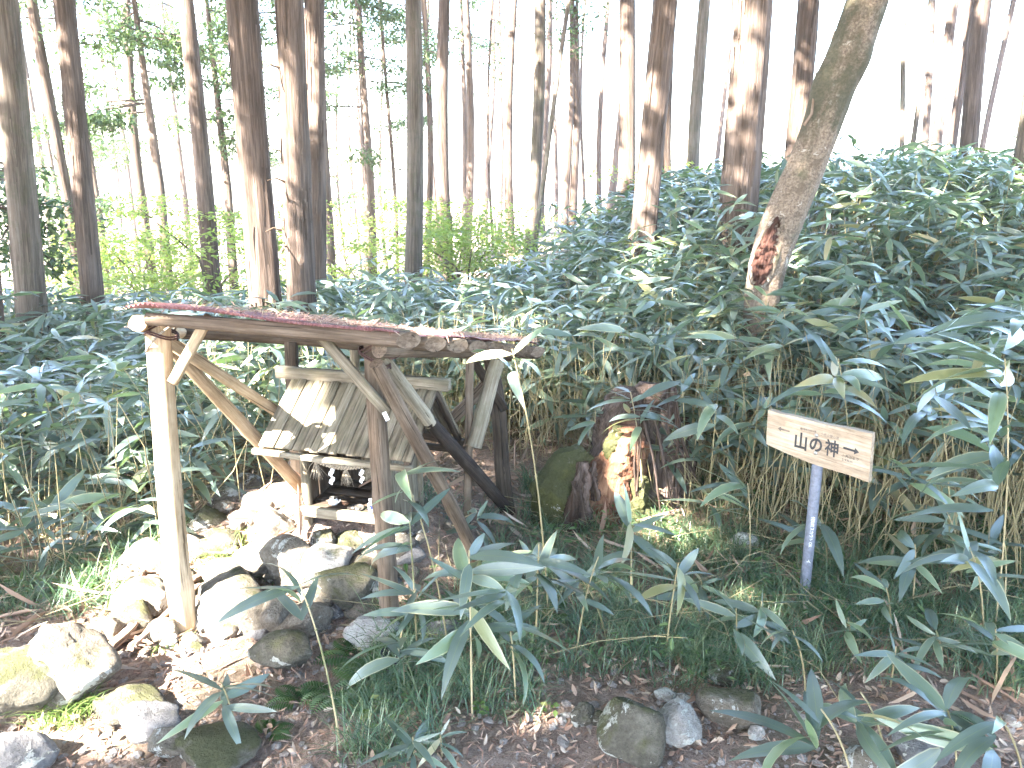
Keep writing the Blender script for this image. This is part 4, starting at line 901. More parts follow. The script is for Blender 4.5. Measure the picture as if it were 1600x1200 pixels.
for i, a in enumerate([
 (30, 1072, 150, 125, 'rockmoss', 'dark mossy boulder at the scene edge next to the sunlit boulder'), (112, 1045, 135, 150, 'rock', 'big sunlit boulder with white lichen patches, standing at the path'), (168, 990, 62, 55, 'rock', 'squarish stone wedged behind the big sunlit boulder'),
 (205, 1100, 110, 42, 'rockmoss', 'low yellow green mossy stone at the foot of the big sunlit boulder'), (237, 1128, 95, 56, 'rockslate', 'grey angular slab lying on the path before the mossy stone'), (268, 1165, 60, 45, 'rock', 'small brown stone touching the grey angular slab'),
 (335, 1168, 140, 44, 'rockmoss', 'flat mossy rock sunk in the path gravel'), (28, 1175, 110, 70, 'rockslate', 'grey slanting slab in the lower corner of the scene'), (443, 1020, 100, 62, 'rockmoss', 'rounded dark moss covered boulder beside the path'),
 (985, 1140, 98, 108, 'rockmoss', 'dark half mossy boulder by the path, touching a pale rock'), (1052, 1132, 84, 74, 'rockpale', 'pale whitish angular rock leaning on the dark boulder'), (1138, 1104, 96, 58, 'rock', 'rough grey rock partly under the bamboo fan'),
 (910, 1118, 36, 40, 'rockmoss', 'little mossy stone beside the dark boulder'), (936, 1124, 22, 26, 'rockmoss', 'smallest mossy stone squeezed against the dark boulder'), (1130, 1052, 48, 34, 'rockmoss', 'greenish stone at the grass edge under the fern'),
 (1040, 1085, 36, 22, 'rockpale', 'small grey stone in the litter behind the pale rock'), (1068, 1092, 30, 18, 'rockpale', 'small white stone in the litter behind the pale rock'), (1440, 1165, 90, 60, 'rockslate', 'bluish grey slab under the bamboo fans'), (1345, 1185, 60, 40, 'rock', 'rough stone half hidden under the lowest bamboo fan'),
 (470, 968, 92, 55, 'rock', 'lichen spotted stone on the ground before the stone base'), (582, 985, 90, 40, 'rockpale', 'broken whitish stone lying before the stone base'), (518, 957, 42, 18, 'rockslate', 'flat pale stone between the two lichened ones'),
 (690, 985, 60, 40, 'rockslate', 'dark stone in the grass behind the tall bamboo'), (1160, 848, 50, 40, 'rockpale', 'white dry piece of rock on the bank beside the sign'), (1182, 1145, 26, 22, 'rockpale', 'round white pebble stone on the path')]):
    x, y, w_, h_, m_, lab = a; put_rock('boulder', x, y, w_, h_, m_, 200 + i, label=lab, group=bg_, rnd=.6 if i in (8,) else .0)
wall = empty('stone_base', G(470, 930), 'heaped dry stones forming the rough platform under the little shrine', 'stone heap')
st = [(375, 940, 145, 95, 'rock', .1), (450, 870, 75, 68, 'rock', 0), (512, 872, 76, 30, 'rockpale', -.06), (540, 915, 92, 66, 'rockmoss', 0), (478, 905, 62, 52, 'rock', 0), (432, 960, 50, 78, 'rock', 0), (322, 965, 36, 40, 'rock', 0),
 (600, 912, 28, 46, 'rockpale', 0), (585, 925, 28, 40, 'rockpale', 0), (620, 850, 60, 40, 'rock', 0), (645, 832, 48, 40, 'rock', .1), (668, 802, 50, 38, 'rock', .2), (692, 815, 44, 36, 'rockslate', .2), (540, 845, 70, 30, 'rockmoss', .05), (505, 842, 40, 30, 'rockmoss', 0), (560, 885, 60, 30, 'rock', 0), (580, 870, 40, 26, 'rock', .05),
 (228, 940, 95, 62, 'rock', 0), (238, 872, 90, 66, 'rock', .1), (205, 968, 70, 52, 'rockmoss', 0), (322, 815, 66, 40, 'rockmoss', .1), (352, 778, 66, 44, 'rock', .15), (388, 760, 54, 40, 'rock', .15), (300, 852, 60, 40, 'rock', .05), (348, 848, 66, 44, 'rockmoss', .05), (405, 792, 70, 52, 'rock', .1), (432, 825, 64, 66, 'rock', .05), (452, 775, 76, 44, 'rock', .15), (352, 900, 70, 50, 'rock', 0),
 (400, 880, 70, 56, 'rock', 0), (280, 905, 66, 50, 'rock', 0), (255, 990, 50, 40, 'rock', 0), (300, 1000, 34, 26, 'rock', 0), (425, 745, 70, 32, 'rockslate', .3), (380, 815, 50, 34, 'rock', .05), (450, 905, 40, 34, 'rock', 0), (196, 905, 40, 44, 'rock', .1), (268, 945, 50, 40, 'rock', .05), (500, 935, 60, 36, 'rock', 0), (568, 948, 60, 30, 'rock', 0), (640, 870, 50, 30, 'rockslate', 0), (715, 835, 40, 26, 'rock', .15), (660, 775, 40, 26, 'rockslate', .4), (620, 885, 40, 30, 'rock', 0)]
r9 = random.Random(12); st += [(x_ + r9.uniform(-34, 34), y_ + r9.uniform(8, 30), r9.uniform(16, 38), r9.uniform(14, 28), r9.choice(['rock', 'rock', 'rockmoss', 'rockslate']), 0.0) for (x_, y_, *_r) in st[::1]]
for i, (x, y, w_, h_, m_, d_) in enumerate(st): put_rock('stone', x, y, w_ * 1.05, h_ * 1.05, m_, 300 + i, 9, parent=wall, dY=d_, depth=.85, rnd=-.1, sub=4)

# fallen branches beside the white post
for k, (p_, lab) in enumerate([(([(165, 1042), (205, 1005), (240, 965), (285, 935), (322, 912)], .021), 'split dead branch lying against the stones beside the white post'), (([(215, 1025), (250, 990), (275, 965), (320, 925)], .014), 'thinner dead branch alongside the split one by the white post')]):
    pts = [G(x, y) + [0, -.05, .07] for x, y in p_[0]]; r_ = p_[1]
    fb = empty('fallen_branch', pts[0], lab, 'branch'); m_ = MB(); q = np.array(pts); s = np.linspace(0, len(q) - 1, 26); q = np.stack([np.interp(s, range(len(q)), q[:, c]) for c in range(3)], 1) + np.random.default_rng(k).normal(0, .003, (26, 3))
    tube(m_, q, np.linspace(r_ * 1.1, r_ * .8, 26), 14, .22, seed=k); m_.build('stick', M['twig'], fb)
    m_ = MB(); tube(m_, q + [.02, .0, .012], np.linspace(r_ * .5, r_ * .3, 26), 8, .3, seed=k + 9); m_.build('splinter', M['twig'], fb)
# ------------------------------------------------------------------ the mossy stump
sc_ = G(935, 845); stp = empty('rotten_stump', sc_, 'large rotten stump with thick moss and crumbling orange wood', 'stump')
def lumps(V, f, amp, seed, stretch=(1, 1, .35), octs=26):
    r3 = np.random.default_rng(seed); D = np.zeros(len(V)); p = V * np.asarray(stretch)
    for k in range(octs):
        d = r3.normal(0, 1, 3); d *= f * 1.17 ** k / np.linalg.norm(d); D += np.sin(p @ d + r3.uniform(0, 6.3) + 1.3 * np.sin(p @ d[::-1] * .7)) / (1 + .22 * k)
    return amp * D * .45
def shell(pxs, Y, rads, mat, name, seed, n=44, ridge=.06, flat=.8, amp=.25, f=9, stretch=(1, 1, .3), segs=46):
    pts = np.array([P(x, y, Y + dy) for x, y, dy in pxs]); s = np.linspace(0, len(pts) - 1, segs); q = np.stack([np.interp(s, range(len(pts)), pts[:, c]) for c in range(3)], 1); m_ = MB()
    tube(m_, q, np.interp(s, range(len(pts)), rads), n, ridge, seed=seed, flat=flat); V = m_.v[0]; ctr = q[np.abs(V[:, None, 2] - q[None, :, 2]).argmin(1)]
    out = V - ctr; out[:, 2] *= .2; out /= np.linalg.norm(out, axis=1)[:, None] + 1e-6; R_ = float(np.mean(rads)); m_.v[0] = V + out * (lumps(V, f / R_ * .12, amp * R_, seed, stretch))[:, None]
    return m_.build(name, M[mat], stp)
Ys = 4.35
shell([(872, 880, 0), (868, 820, 0), (874, 765, .02), (890, 725, .06), (915, 706, .1)], Ys, [.17, .175, .15, .115, .05], 'moss', 'mossy_side', 1, amp=.18, stretch=(1, 1, 1))
shell([(918, 870, -.05), (910, 810, -.08), (906, 760, -.06), (908, 722, -.02)], Ys, [.05, .055, .05, .025], 'rot', 'bark_slab', 2, amp=.5)
shell([(893, 860, -.12), (894, 800, -.15), (896, 752, -.1)], Ys, [.03, .032, .015], 'rot', 'bark_slab', 12, amp=.5)
shell([(975, 880, .38), (975, 780, .42), (985, 690, .42), (1000, 610, .42)], Ys, [.3, .27, .21, .1], 'rot', 'dark_root_mass', 27, amp=.4)
shell([(955, 870, .1), (955, 800, .14), (962, 740, .15), (975, 700, .16), (972, 662, .16)], Ys, [.16, .16, .14, .11, .05], 'decay', 'crumbling_wood', 3, amp=.42, segs=60)
shell([(940, 850, -.02), (948, 812, -.02), (945, 770, 0)], Ys, [.04, .05, .02], 'decay', 'wood_shard', 5, amp=.6)
shell([(962, 830, .0), (975, 775, .0), (972, 735, .04), (978, 712, .04)], Ys, [.035, .04, .03, .012], 'decay', 'wood_shard', 15, amp=.6)
shell([(932, 780, .02), (926, 745, .02), (930, 722, .02)], Ys, [.03, .028, .01], 'rot', 'wood_shard', 6, amp=.5)
shell([(990, 860, .0), (1000, 800, .03), (1002, 745, .05)], Ys, [.085, .085, .05], 'moss', 'mossy_side', 4, amp=.3, stretch=(1, 1, .8))
shell([(952, 740, .06), (958, 700, .08), (968, 664, .12)], Ys, [.03, .045, .03], 'moss', 'mossy_flake', 14, amp=.6, stretch=(1, 1, .5), flat=.5)
shell([(1030, 840, .3), (1026, 740, .35), (1016, 660, .4), (1030, 600, .45)], Ys, [.2, .19, .15, .05], 'rot', 'dark_root_mass', 7, amp=.5, segs=60)
shell([(1062, 760, .45), (1060, 680, .5), (1035, 610, .55)], Ys, [.12, .1, .02], 'rot', 'dark_root_mass', 17, amp=.5)
r2 = np.random.default_rng(77)
for k in range(8):
    x0 = r2.uniform(990, 1070); y0 = r2.uniform(595, 650); x1 = x0 + r2.uniform(-15, 45); y1 = r2.uniform(720, 840)
    shell([(x0, y0, .05), ((x0 + x1) / 2 + r2.normal(0, 10), (y0 + y1) / 2, r2.uniform(-.15, .0)), (x1, y1, r2.uniform(-.1, .1))], Ys, [.008, r2.uniform(.006, .012), .005], 'rot', 'root', 20 + k, n=8, ridge=.15, flat=1, amp=.3, segs=24)

# ------------------------------------------------------------------ shelter
FL = P(245, 497, 3.19); FR = P(584, 535, 3.2); BR = P(790, 556, 4.5); BL = P(455, 528, 4.45)
flb = G(289, 985); frb = G(607, 950); frb[1] = 3.22; frb[0] = ray(607, 950)[0] * 3.22; frb[2] = T(frb[0], 3.22) - .03
sh = empty('open_shelter', (-.9, 3.8, float(T(-.9, 3.8))), 'low open shelter of rough poles carrying a rusty corrugated lean-to roof', 'shelter')
log(flb - [0, 0, .06], FL - [0, 0, .02], .056, .05, 20, 22, 41, .008, knots=5).build('corner_post', M['pale'], sh, label='pale debarked front post in full sun')
log(frb, FR + [0, 0, .02], .044, .038, 20, 22, 42, .01, .08, 6).build('corner_post', M['post'], sh, label='brown front post beside the shrine')
brb = P(795, 812, 4.5); brb[2] = T(brb[0], 4.5) - .05
log(brb, P(765, 556, 4.5), .05, .045, 16, 18, 43, .02).build('corner_post', M['dark'], sh)
b_ = P(470, 800, 4.45); b_[2] = T(b_[0], 4.45) - .05
board(b_, BL + [0, 0, -.02], .07, .06, (1, 0, 0), seed=44).build('corner_post', M['dark'], sh)
q = P(730, 852, 4.12); q[2] = T(q[0], 4.12) - .03
board(q, P(734, 560, 4.12), .045, .045, (1, 0, 0), seed=45).build('middle_post', M['post'], sh)
q = P(560, 760, 4.5); q[2] = T(q[0], 4.5)
log(q, P(554, 530, 4.5), .03, .028, 12, 10, 46).build('middle_post', M['plank'], sh)
# beams
log(P(262, 503, 3.2), P(612, 526, 3.16), .022, .024, 18, 22, 50, .004, .06, 4).build('front_beam', M['post'], sh)
board(P(470, 506, 3.08), P(640, 521, 3.06), .022, .03, (0, 0, 1), seed=51).build('fascia_strip', M['plank'], sh)
log(P(215, 505, 3.05), P(285, 520, 4.5), .034, .034, 18, 12, 52, .004).build('side_beam', M['pale'], sh)
log(P(592, 546, 3.02), P(838, 551, 4.95), .034, .042, 20, 22, 53, .003, .05, 4).build('side_beam', M['post'], sh)
log(P(285, 520, 4.45), P(800, 555, 4.5), .038, .04, 14, 14, 54, .004).build('back_beam', M['dark'], sh)
# rafters: half logs lying from side to side, cut ends showing at the end of the roof
RFL = P(212, 483, 2.98); RFR = P(622, 519, 2.98); RBR = P(842, 541, 4.75); RBL = RFL + (RBR - RFR); RBL[2] += .03
for k, (x, y) in enumerate([(628, 533), (667, 538), (706, 541), (738, 542), (767, 542), (790, 543), (808, 543), (825, 544)]):
    t = (k + .1) / 7.6; e = RFR + (RBR - RFR) * t - [0, 0, .036 if k else .03]; s_ = RFL + (RBL - RFL) * t - [0, 0, .036]; s_ = s_ + (e - s_) * .02
    m_ = MB(); log(s_, e + (e - s_) * .03, .03 if k else .026, 0.034, 14, 10, 60 + k, .003, .05, 2, mb=m_)
    ax = (e - s_) / np.linalg.norm(e - s_); V_ = m_.v[0]; q_ = (V_ - e) @ ax; sel = q_ > -.03; V_[sel] += ax[None] * ((V_[sel][:, 1] - e[1]) * 1.3)[:, None]; m_.build('rafter', M['post'], sh)
# corrugated sheets
def sheet(u0, u1, waves, lift, seed, sag=0.0):
    nu = waves * 8 + 1; nv = 26; u = np.linspace(u0, u1, nu); v = np.linspace(-.02, 1.0, nv); U, V = np.meshgrid(u, v)
    A = RFL[None, None] + (RFR - RFL)[None, None] * U[..., None]; B = RBL[None, None] + (RBR - RBL)[None, None] * U[..., None]; Pt = A + (B - A) * V[..., None]
    ph = (U - u0) / (u1 - u0) * waves * 2 * np.pi; edge = np.clip((U - .93) / .1, 0, 1)
    z = .0052 * np.sin(ph) * (1 - edge * .7) + lift - .015 * edge ** 2 * (.5 - .5 * np.cos(V * 7.6 * 2 * np.pi - .6)) + .012 * np.sin(U * 5 + V * 3) + .006 * np.sin(V * 14 + U * 9)
    z += np.exp(-(((U - .06) / .05) ** 2)) * .014
    Pt = Pt.copy(); Pt[..., 2] += z; i = np.arange(nv - 1)[:, None] * nu; j = np.arange(nu - 1)[None]
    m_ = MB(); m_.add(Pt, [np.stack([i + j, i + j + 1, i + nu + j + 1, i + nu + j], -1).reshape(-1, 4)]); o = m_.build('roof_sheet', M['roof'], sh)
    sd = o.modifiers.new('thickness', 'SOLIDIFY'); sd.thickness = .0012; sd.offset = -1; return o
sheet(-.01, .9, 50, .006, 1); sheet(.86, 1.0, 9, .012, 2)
# braces
log(P(238, 510, 3.28), P(470, 762, 4.2), .032, .038, 14, 20, 70, .004, .05, 2).build('brace', M['pale'], sh)
board(P(262, 533, 3.26), P(520, 700, 4.45), .052, .03, (0, 0, 1), seed=71).build('brace', M['pale'], sh)
board(P(328, 494, 3.15), P(268, 597, 3.12), .04, .03, (1, 0, .3), seed=72).build('knee_brace', M['pale'], sh)
board(P(492, 514, 3.14), P(603, 645, 3.14), .045, .025, (1, 0, .6), seed=73).build('knee_brace', M['plank'], sh)
b_ = P(738, 848, 4.0); b_[2] = T(b_[0], 4.0) - .02
b_ = P(750, 884, 3.78)
log(P(588, 568, 3.02), b_, .029, .035, 14, 22, 74, .008, .07, 5).build('brace', M['post'], sh)
b_ = P(790, 792, 4.42)
m1 = P(672, 660, 3.575); log(P(596, 556, 3.2), m1, .03, .033, 14, 14, 75, .002, .08, 3).build('brace', M['plank'], sh)
log(m1 - (b_ - m1) * .02, b_, .033, .036, 14, 16, 76, .003, .07, 3).build('brace', M['char'], sh, label='blackened lower length of the brace')
board(P(738, 560, 4.35), P(788, 640, 4.5), .05, .03, (1, 0, .5), seed=77).build('knee_brace', M['dark'], sh)
log(P(778, 562, 4.2), P(740, 698, 4.05), .04, .042, 16, 14, 78, .01, .08, 2).build('hanging_log', M['plank'], sh)
board(P(662, 700, 4.75), P(772, 590, 4.8), .075, .03, (0, 0, 1), seed=79).build('brace', M['post'], sh)
board(P(640, 674, 4.6), P(725, 692, 4.6), .05, .03, (0, 0, 1), seed=80).build('rail', M['dark'], sh)
# wire ties
def tie(cx, cy, Y, rx, rz, tilt, turns=2, th=.004, mat='wire'):
    c = P(cx, cy, Y); a = np.linspace(0, 2 * np.pi * turns, 26 * turns); pts = np.stack([c[0] + rx * np.cos(a), c[1] + rx * 1.15 * np.sin(a), c[2] + tilt * rx * np.cos(a) + rz * a / a[-1] + .003 * np.sin(a * 3)], 1)
    m_ = MB(); tube(m_, pts, th, 6, 0, False); m_.build('wire_tie', M[mat], sh)
tie(585, 545, 3.2, .062, .03, .4); tie(586, 562, 3.2, .064, .02, -.6); tie(250, 512, 3.19, .062, .025, .5); tie(252, 522, 3.19, .065, .02, -.4); tie(255, 527, 3.2, .068, .01, .9, 1, .006, 'straw')
c = P(613, 545, 3.15); a = np.linspace(0, 6.283, 22); d_ = P(838, 551, 4.95) - P(592, 546, 3.02); d_ /= np.linalg.norm(d_); e1 = np.cross(d_, [0, 0, 1]); e1 /= np.linalg.norm(e1); e2 = np.cross(d_, e1)
m_ = MB(); tube(m_, c + .041 * (np.cos(a)[:, None] * e1 + np.sin(a)[:, None] * e2), .004, 6, 0, False); m_.build('wire_tie', M['wire'], sh)
# needles lying on the roof
rg = np.random.default_rng(8); n = 5200; u = rg.random(n); u = np.where(rg.random(n) < .6, .45 + .55 * u, u); v = rg.random(n); A = RFL + (RFR - RFL) * u[:, None]; B = RBL + (RBR - RBL) * u[:, None]; C = A + (B - A) * v[:, None]; C[:, 2] += .016 + rg.random(n) * .02 + .012 * np.sin(u * 5 + v * 3)
m_ = MB(); m_.add(*rhombs(C, .055, .09, rg, .8)); o = m_.build('roof_needles', M['needle'], smooth=False); tag(o, 'reddish needles piled on the rusty roof sheets', 'needles', kind='stuff')

# ------------------------------------------------------------------ the little shrine
O = np.array([-1.091, 3.809, .206]); KS = 1.035; EX = np.array([.963, -.27, 0]); EY = np.array([.27, .963, 0]); EZ = np.array([0, 0, 1.])
def S(x, y, z): return O + EX * x * KS + EY * y * KS + EZ * (z - .27) * KS
shr = empty('wayside_shrine', O, 'small unpainted wooden shrine with a steep plank roof under the shelter', 'shrine')
W_, D_ = .46, .38
for x in (0, W_):
    for y in (0, D_):
        log(S(x, y, .26), S(x, y, .8 + (.12 if 0 else 0)), .026, .025, 14, 8, int(90 + x * 10 + y * 20), .002, .02, 1).build('corner_post', M['plank'], shr)
for x in (.0, W_):
    board(S(x, -.16, .235), S(x, D_ + .12, .235), .07, .075, (0, 0, 1), seed=int(x * 9) + 5).build('sill_beam', M['plank'], shr)
board(S(-.045, -.045, .42), S(W_ + .04, -.045, .42), .055, .03, (0, 0, 1), seed=8).build('shelf_front', M['plank'], shr)
for k in range(4):
    board(S(-.0, -.02 + k * .1 + .03, .43), S(W_, -.02 + k * .1 + .03, .43), .095, .018, (0, 1, 0), seed=15 + k).build('floor_plank', M['dark'], shr)
for k in range(4):
    x = .058 + k * .114; board(S(x, D_ - .02, .34), S(x, D_ - .02, .92), .108, .015, EX, seed=22 + k).build('back_plank', M['dark' if k < 1 else 'plank'], shr)
for sx in (0, W_):
    for k in range(3):
        y = .06 + k * .12; board(S(sx, y, .24), S(sx, y, .84 + .1 * (1 - abs(k - 1))), .115, .014, EY, seed=30 + k + int(sx * 10)).build('side_plank', M['plank' if sx else 'dark'], shr)
for (x) in (.13, .335):
    board(S(x, D_ - .034, .44), S(x, D_ - .034, .84), .022, .012, EX, seed=40).build('door_batten', M['dark'], shr)
board(S(-.02, -.0, .775), S(W_ + .02, -.0, .775), .05, .03, (0, 0, 1), seed=41).build('lintel', M['plank'], shr)
board(S(.02, .0, .748), S(W_ - .0, .0, .748), .006, .02, (0, 0, 1), seed=43).build('lintel_strip', M['dark'], shr)
# roof
rx0, rx1 = -.13, .67; ye, ze = -.2, .80; yr, zr = .17, 1.055; yb, zb = .49, .70
npl = 17; wdt = (rx1 - rx0) / npl
nf = np.cross(EX, (S(0, yr, zr) - S(0, ye, ze))); nf /= np.linalg.norm(nf); nf = nf if nf[2] > 0 else -nf
nbk = np.cross(EX, (S(0, yb, zb) - S(0, yr, zr))); nbk /= np.linalg.norm(nbk); nbk = nbk if nbk[2] > 0 else -nbk
r2 = np.random.default_rng(3)
for k in range(npl):
    x = rx0 + (k + .5) * wdt; up_ = .006 if k % 2 else 0.0; wk = wdt * KS * (1.02 if k % 2 else .93); j_ = r2.normal(0, .003)
    board(S(x, ye + .012 + j_, ze) + nf * (.012 + up_), S(x, yr, zr) + nf * (.012 + up_), wk, .012, EX, seed=50 + k, warp=.001).build('roof_plank', M['plank'], shr)
    board(S(x, yr, zr) + nbk * (.012 + up_), S(x, yb, zb) + nbk * (.012 + up_), wk, .012, EX, seed=80 + k, warp=.001).build('roof_plank', M['plank'], shr)
board(S(rx0 - .02, ye - .004, ze - .012), S(rx1 + .01, ye - .004, ze - .012), .028, .03, (0, 0, 1), seed=5).build('eave_board', M['plank'], shr)
board(S(rx0 - .09, yr, zr + .03), S(rx1 + .06, yr, zr + .03), .062, .055, (0, 0, 1), seed=6, warp=.002).build('ridge_beam', M['plank'], shr)
for x in (rx0 + .02, rx1 - .02):
    board(S(x, ye, ze - .012), S(x, yr, zr - .012), .026, .03, nf, seed=7).build('roof_rafter', M['dark'], shr); board(S(x, yr, zr - .012), S(x, yb, zb - .012), .026, .03, nbk, seed=9).build('roof_rafter', M['dark'], shr)
board(S(0, yb - .05, .64), S(rx1 + .03, yb - .03, .63), .035, .03, (0, 0, 1), seed=10).build('back_rail', M['dark'], shr)
# paper slip under the knee brace
m_ = MB(); a_ = P(600, 644, 3.11); b2 = P(606, 657, 3.1); board(a_, b2, .018, .002, (1, 0, 0), mb=m_, warp=0); o = m_.build('paper_slip', M['paper']); tag(o, 'small white paper slip stuck to the front shelter post over the shrine roof', 'paper')
# rope with tassels and folded paper streamers
rp = empty('shrine_rope', S(W_ / 2, -.03, .75), 'twisted straw rope with tassels hanging across the shrine opening', 'rope')
def rope_at(t): return S(.0 + t * W_, -.05, .775 - .05 * math.sin(math.pi * min(1, t * 1.05)) - .01 * t - .035)
m_ = MB(); tt = np.linspace(0, 1, 120)
for ph in (0, 2.09, 4.19):
    rr_ = .0075 * np.sin(np.pi * np.clip(tt * .9 + .08, 0, 1)) + .002
    tube(m_, np.array([rope_at(t) + EZ * rr_[i_] * math.cos(t * 60 + ph) + EY * rr_[i_] * math.sin(t * 60 + ph) for i_, t in enumerate(tt)]), rr_ * .75, 6, .1, seed=int(ph * 3))
m_.build('twisted_strand', M['straw'], rp)
for t, L, sp in ((.2, .11, .05), (.56, .1, .035), (.88, .085, .05)):
    m_ = MB(); c = rope_at(t)
    for k in range(34):
        e = c + EX * r2.normal(0, sp * .5) + EY * r2.normal(0, .01) - EZ * L * r2.uniform(.7, 1.05); tube(m_, [c, (c * .6 + e * .4) + EX * r2.normal(0, .004), e], [.0016, .0013, .0008], 3, 0, False)
    m_.build('straw_tassel', M['straw'], rp)
for t, sc2 in ((.38, 1.0), (.74, .85)):
    m_ = MB(); c = rope_at(t) - EZ * .012; V = []
    for k in range(4):
        x0 = (-.009 if k % 2 else .004) * sc2; z0 = -.022 * k * sc2; w2 = .02 * sc2; h2 = .027 * sc2; ycur = -.004 + .003 * (k % 2)
        b = [c + EX * x0 + EZ * z0 + EY * ycur, c + EX * (x0 + w2) + EZ * (z0 - .008) + EY * ycur, c + EX * (x0 + w2 - .009) + EZ * (z0 - h2 - .006) + EY * (ycur + .004), c + EX * (x0 - .009) + EZ * (z0 - h2 + .004) + EY * (ycur + .004)]
        m_.add(b, [np.array([[0, 1, 2, 3]])])
    m_.build('paper_streamer', M['paper'], rp, smooth=False)
# offerings on the shelf
c = S(.135, .03, .441); t_ = empty('small_teapot', c, 'small white and dark round china pot on the shrine shelf', 'teapot')
m_ = MB(); lathe(m_, c, [(0, 0), (.02, 0), (.027, .01), (.025, .022), (.016, .03), (.013, .031)]); m_.build('pot', M['china'], t_)
m_ = MB(); lathe(m_, c + [0, 0, .031], [(.014, 0), (.012, .006), (.004, .009), (.004, .014), (0, .015)]); m_.build('lid', M['darkclay'], t_)
m_ = MB(); tube(m_, [c + [.022, -.004, .01], c + [.034, -.006, .02], c + [.037, -.007, .03]], [.005, .004, .003], 8); m_.build('spout', M['china'], t_)
m_ = MB(); tube(m_, [c + [-.022, 0, .024], c + [-.018, 0, .04], c + [0, -.005, .046], c + [.018, 0, .04], c + [.02, 0, .026]], .0025, 6); m_.build('handle', M['darkclay'], t_)
c = S(.2, .03, .441); V_, F_ = rock(2, 9); m_ = MB().add(V_ * [.017, .013, .012] + c + [0, 0, .01], [F_]); o = m_.build('small_stone', M['decay']); tag(o, 'little reddish stone beside the china pot on the shelf', 'stone')
c = S(.275, .0, .441); d_ = empty('offering_dish', c, 'shallow dark dish holding coins on the shrine shelf', 'dish')
m_ = MB(); lathe(m_, c, [(0, .004), (.03, .004), (.042, .011), (.045, .012), (.043, .007), (.03, 0), (0, 0)], 26); m_.build('dish', M['darkclay'], d_)
m_ = MB(); 
for k in range(7): lathe(m_, c + [r2.normal(0, .012), r2.normal(0, .01), .005 + .001 * k], [(0, 0), (.009, 0), (.009, .0013), (0, .0013)], 12)
m_.build('coins', M['bolt'], d_)
c = S(.36, .0, .441); v_ = empty('offering_bottle', c, 'slim blue and white patterned bottle beside the dark dish', 'bottle')
m_ = MB(); lathe(m_, c, [(0, 0), (.016, 0), (.017, .004), (.017, .042), (.012, .05), (.008, .054), (.008, .062)], 22); m_.build('bottle_body', M['china'], v_)
m_ = MB(); lathe(m_, c + [0, 0, .0615], [(.0105, 0), (.0105, .009), (0, .0095)], 18); m_.build('cap', M['china'], v_)
m_ = MB()
for (a0, a1, z0, z1) in ((3.7, 4.3, .004, .022), (4.5, 5.2, .018, .038), (3.9, 4.5, .03, .042), (5.3, 5.8, .004, .02), (0, 6.28, .049, .052)):
    a = np.linspace(a0, a1, 12 if a1 > 6 else 5); rr_ = .0175 if z0 < .045 else .0125
    V = [[c[0] + rr_ * math.cos(t), c[1] + rr_ * math.sin(t), c[2] + z] for z in (z0, z1) for t in a]; k = len(a)
    m_.add(V, [np.array([[q, q + 1, q + k + 1, q + k] for q in range(k - 1)])])
m_.build('blue_pattern', M['blue'], v_)
# black plastic cup among the grass
c = G(612, 1045); o_ = MB(); lathe(o_, c + [0, 0, .01], [(0, 0), (.035, 0), (.045, .075), (.043, .075), (.033, .004), (0, .004)], 24); o = o_.build('black_pot', M['plastic']); tag(o, 'black plastic pot lying in the grass below the stone base', 'pot')

# ------------------------------------------------------------------ trail sign
YL, YR = 3.61, 3.25
A = P(1200, 641, YL); B = P(1363, 678, YR); Cc = P(1357, 755, YR); Dd = P(1197, 695, YL)
ex = (B - A + Cc - Dd); ex /= np.linalg.norm(ex); ez = (A - Dd + B - Cc); ez -= ex * ez.dot(ex); ez /= np.linalg.norm(ez); en = np.cross(ex, ez); en = en if en[1] < 0 else -en
sb = P(1255, 945, 3.47); sb[2] = T(sb[0], 3.47); sg = empty('trail_sign', sb, 'pale wooden trail sign board with black Japanese lettering on a blue-grey pipe', 'sign')
m_ = MB(); nu, nv = 24, 9; th = .032; V = []; GCs = []
ctr0 = (A + B + Cc + Dd) / 4
Aw, Bw, Cw, Dw = [ctr0 + ex * (p_ - ctr0).dot(ex) + ez * (p_ - ctr0).dot(ez) for p_ in (A, B, Cc, Dd)]
r2 = np.random.default_rng(6); wob = np.cumsum(r2.normal(0, .0012, nu)); wob -= np.linspace(0, wob[-1], nu)
for side in (0, 1):
    for iv in range(nv):
        for iu in range(nu):
            u, v = iu / (nu - 1), iv / (nv - 1); top_ = Aw + (Bw - Aw) * u + ez * (wob[iu] - .006 * math.sin(math.pi * u)); bot = Dw + (Cw - Dw) * u - ez * (.012 * math.sin(math.pi * min(1, u * 1.2)) - .004)
            p_ = bot + (top_ - bot) * v - en * th * side; V.append(p_); GCs.append([(p_ - ctr0).dot(ez), -th * side, (p_ - ctr0).dot(ex)])
idx = lambda s_, iu, iv: s_ * nu * nv + iv * nu + iu
V = np.array(V); GCs = np.array(GCs)
def quadgrid(s_, flip): 
    F = []
    for iv in range(nv - 1):
        for iu in range(nu - 1):
            q = [idx(s_, iu, iv), idx(s_, iu + 1, iv), idx(s_, iu + 1, iv + 1), idx(s_, iu, iv + 1)]; F.append(q[::-1] if flip else q)
    return np.array(F)
m_.add(V, [quadgrid(0, False)], GCs); m_.add(V, [quadgrid(1, True)], GCs)
def strip(ids0, ids1):
    a_ = V[ids0]; b_ = V[ids1]; k = len(ids0); m_.add(np.concatenate([a_, b_]), [np.array([[q, q + 1, q + k + 1, q + k] for q in range(k - 1)])], np.concatenate([GCs[ids0] * [1, 1, 1] + [0, 5, 0], GCs[ids1] + [0, 5, 0]]))
strip([idx(0, u, nv - 1) for u in range(nu)], [idx(1, u, nv - 1) for u in range(nu)]); strip([idx(1, u, 0) for u in range(nu)], [idx(0, u, 0) for u in range(nu)])
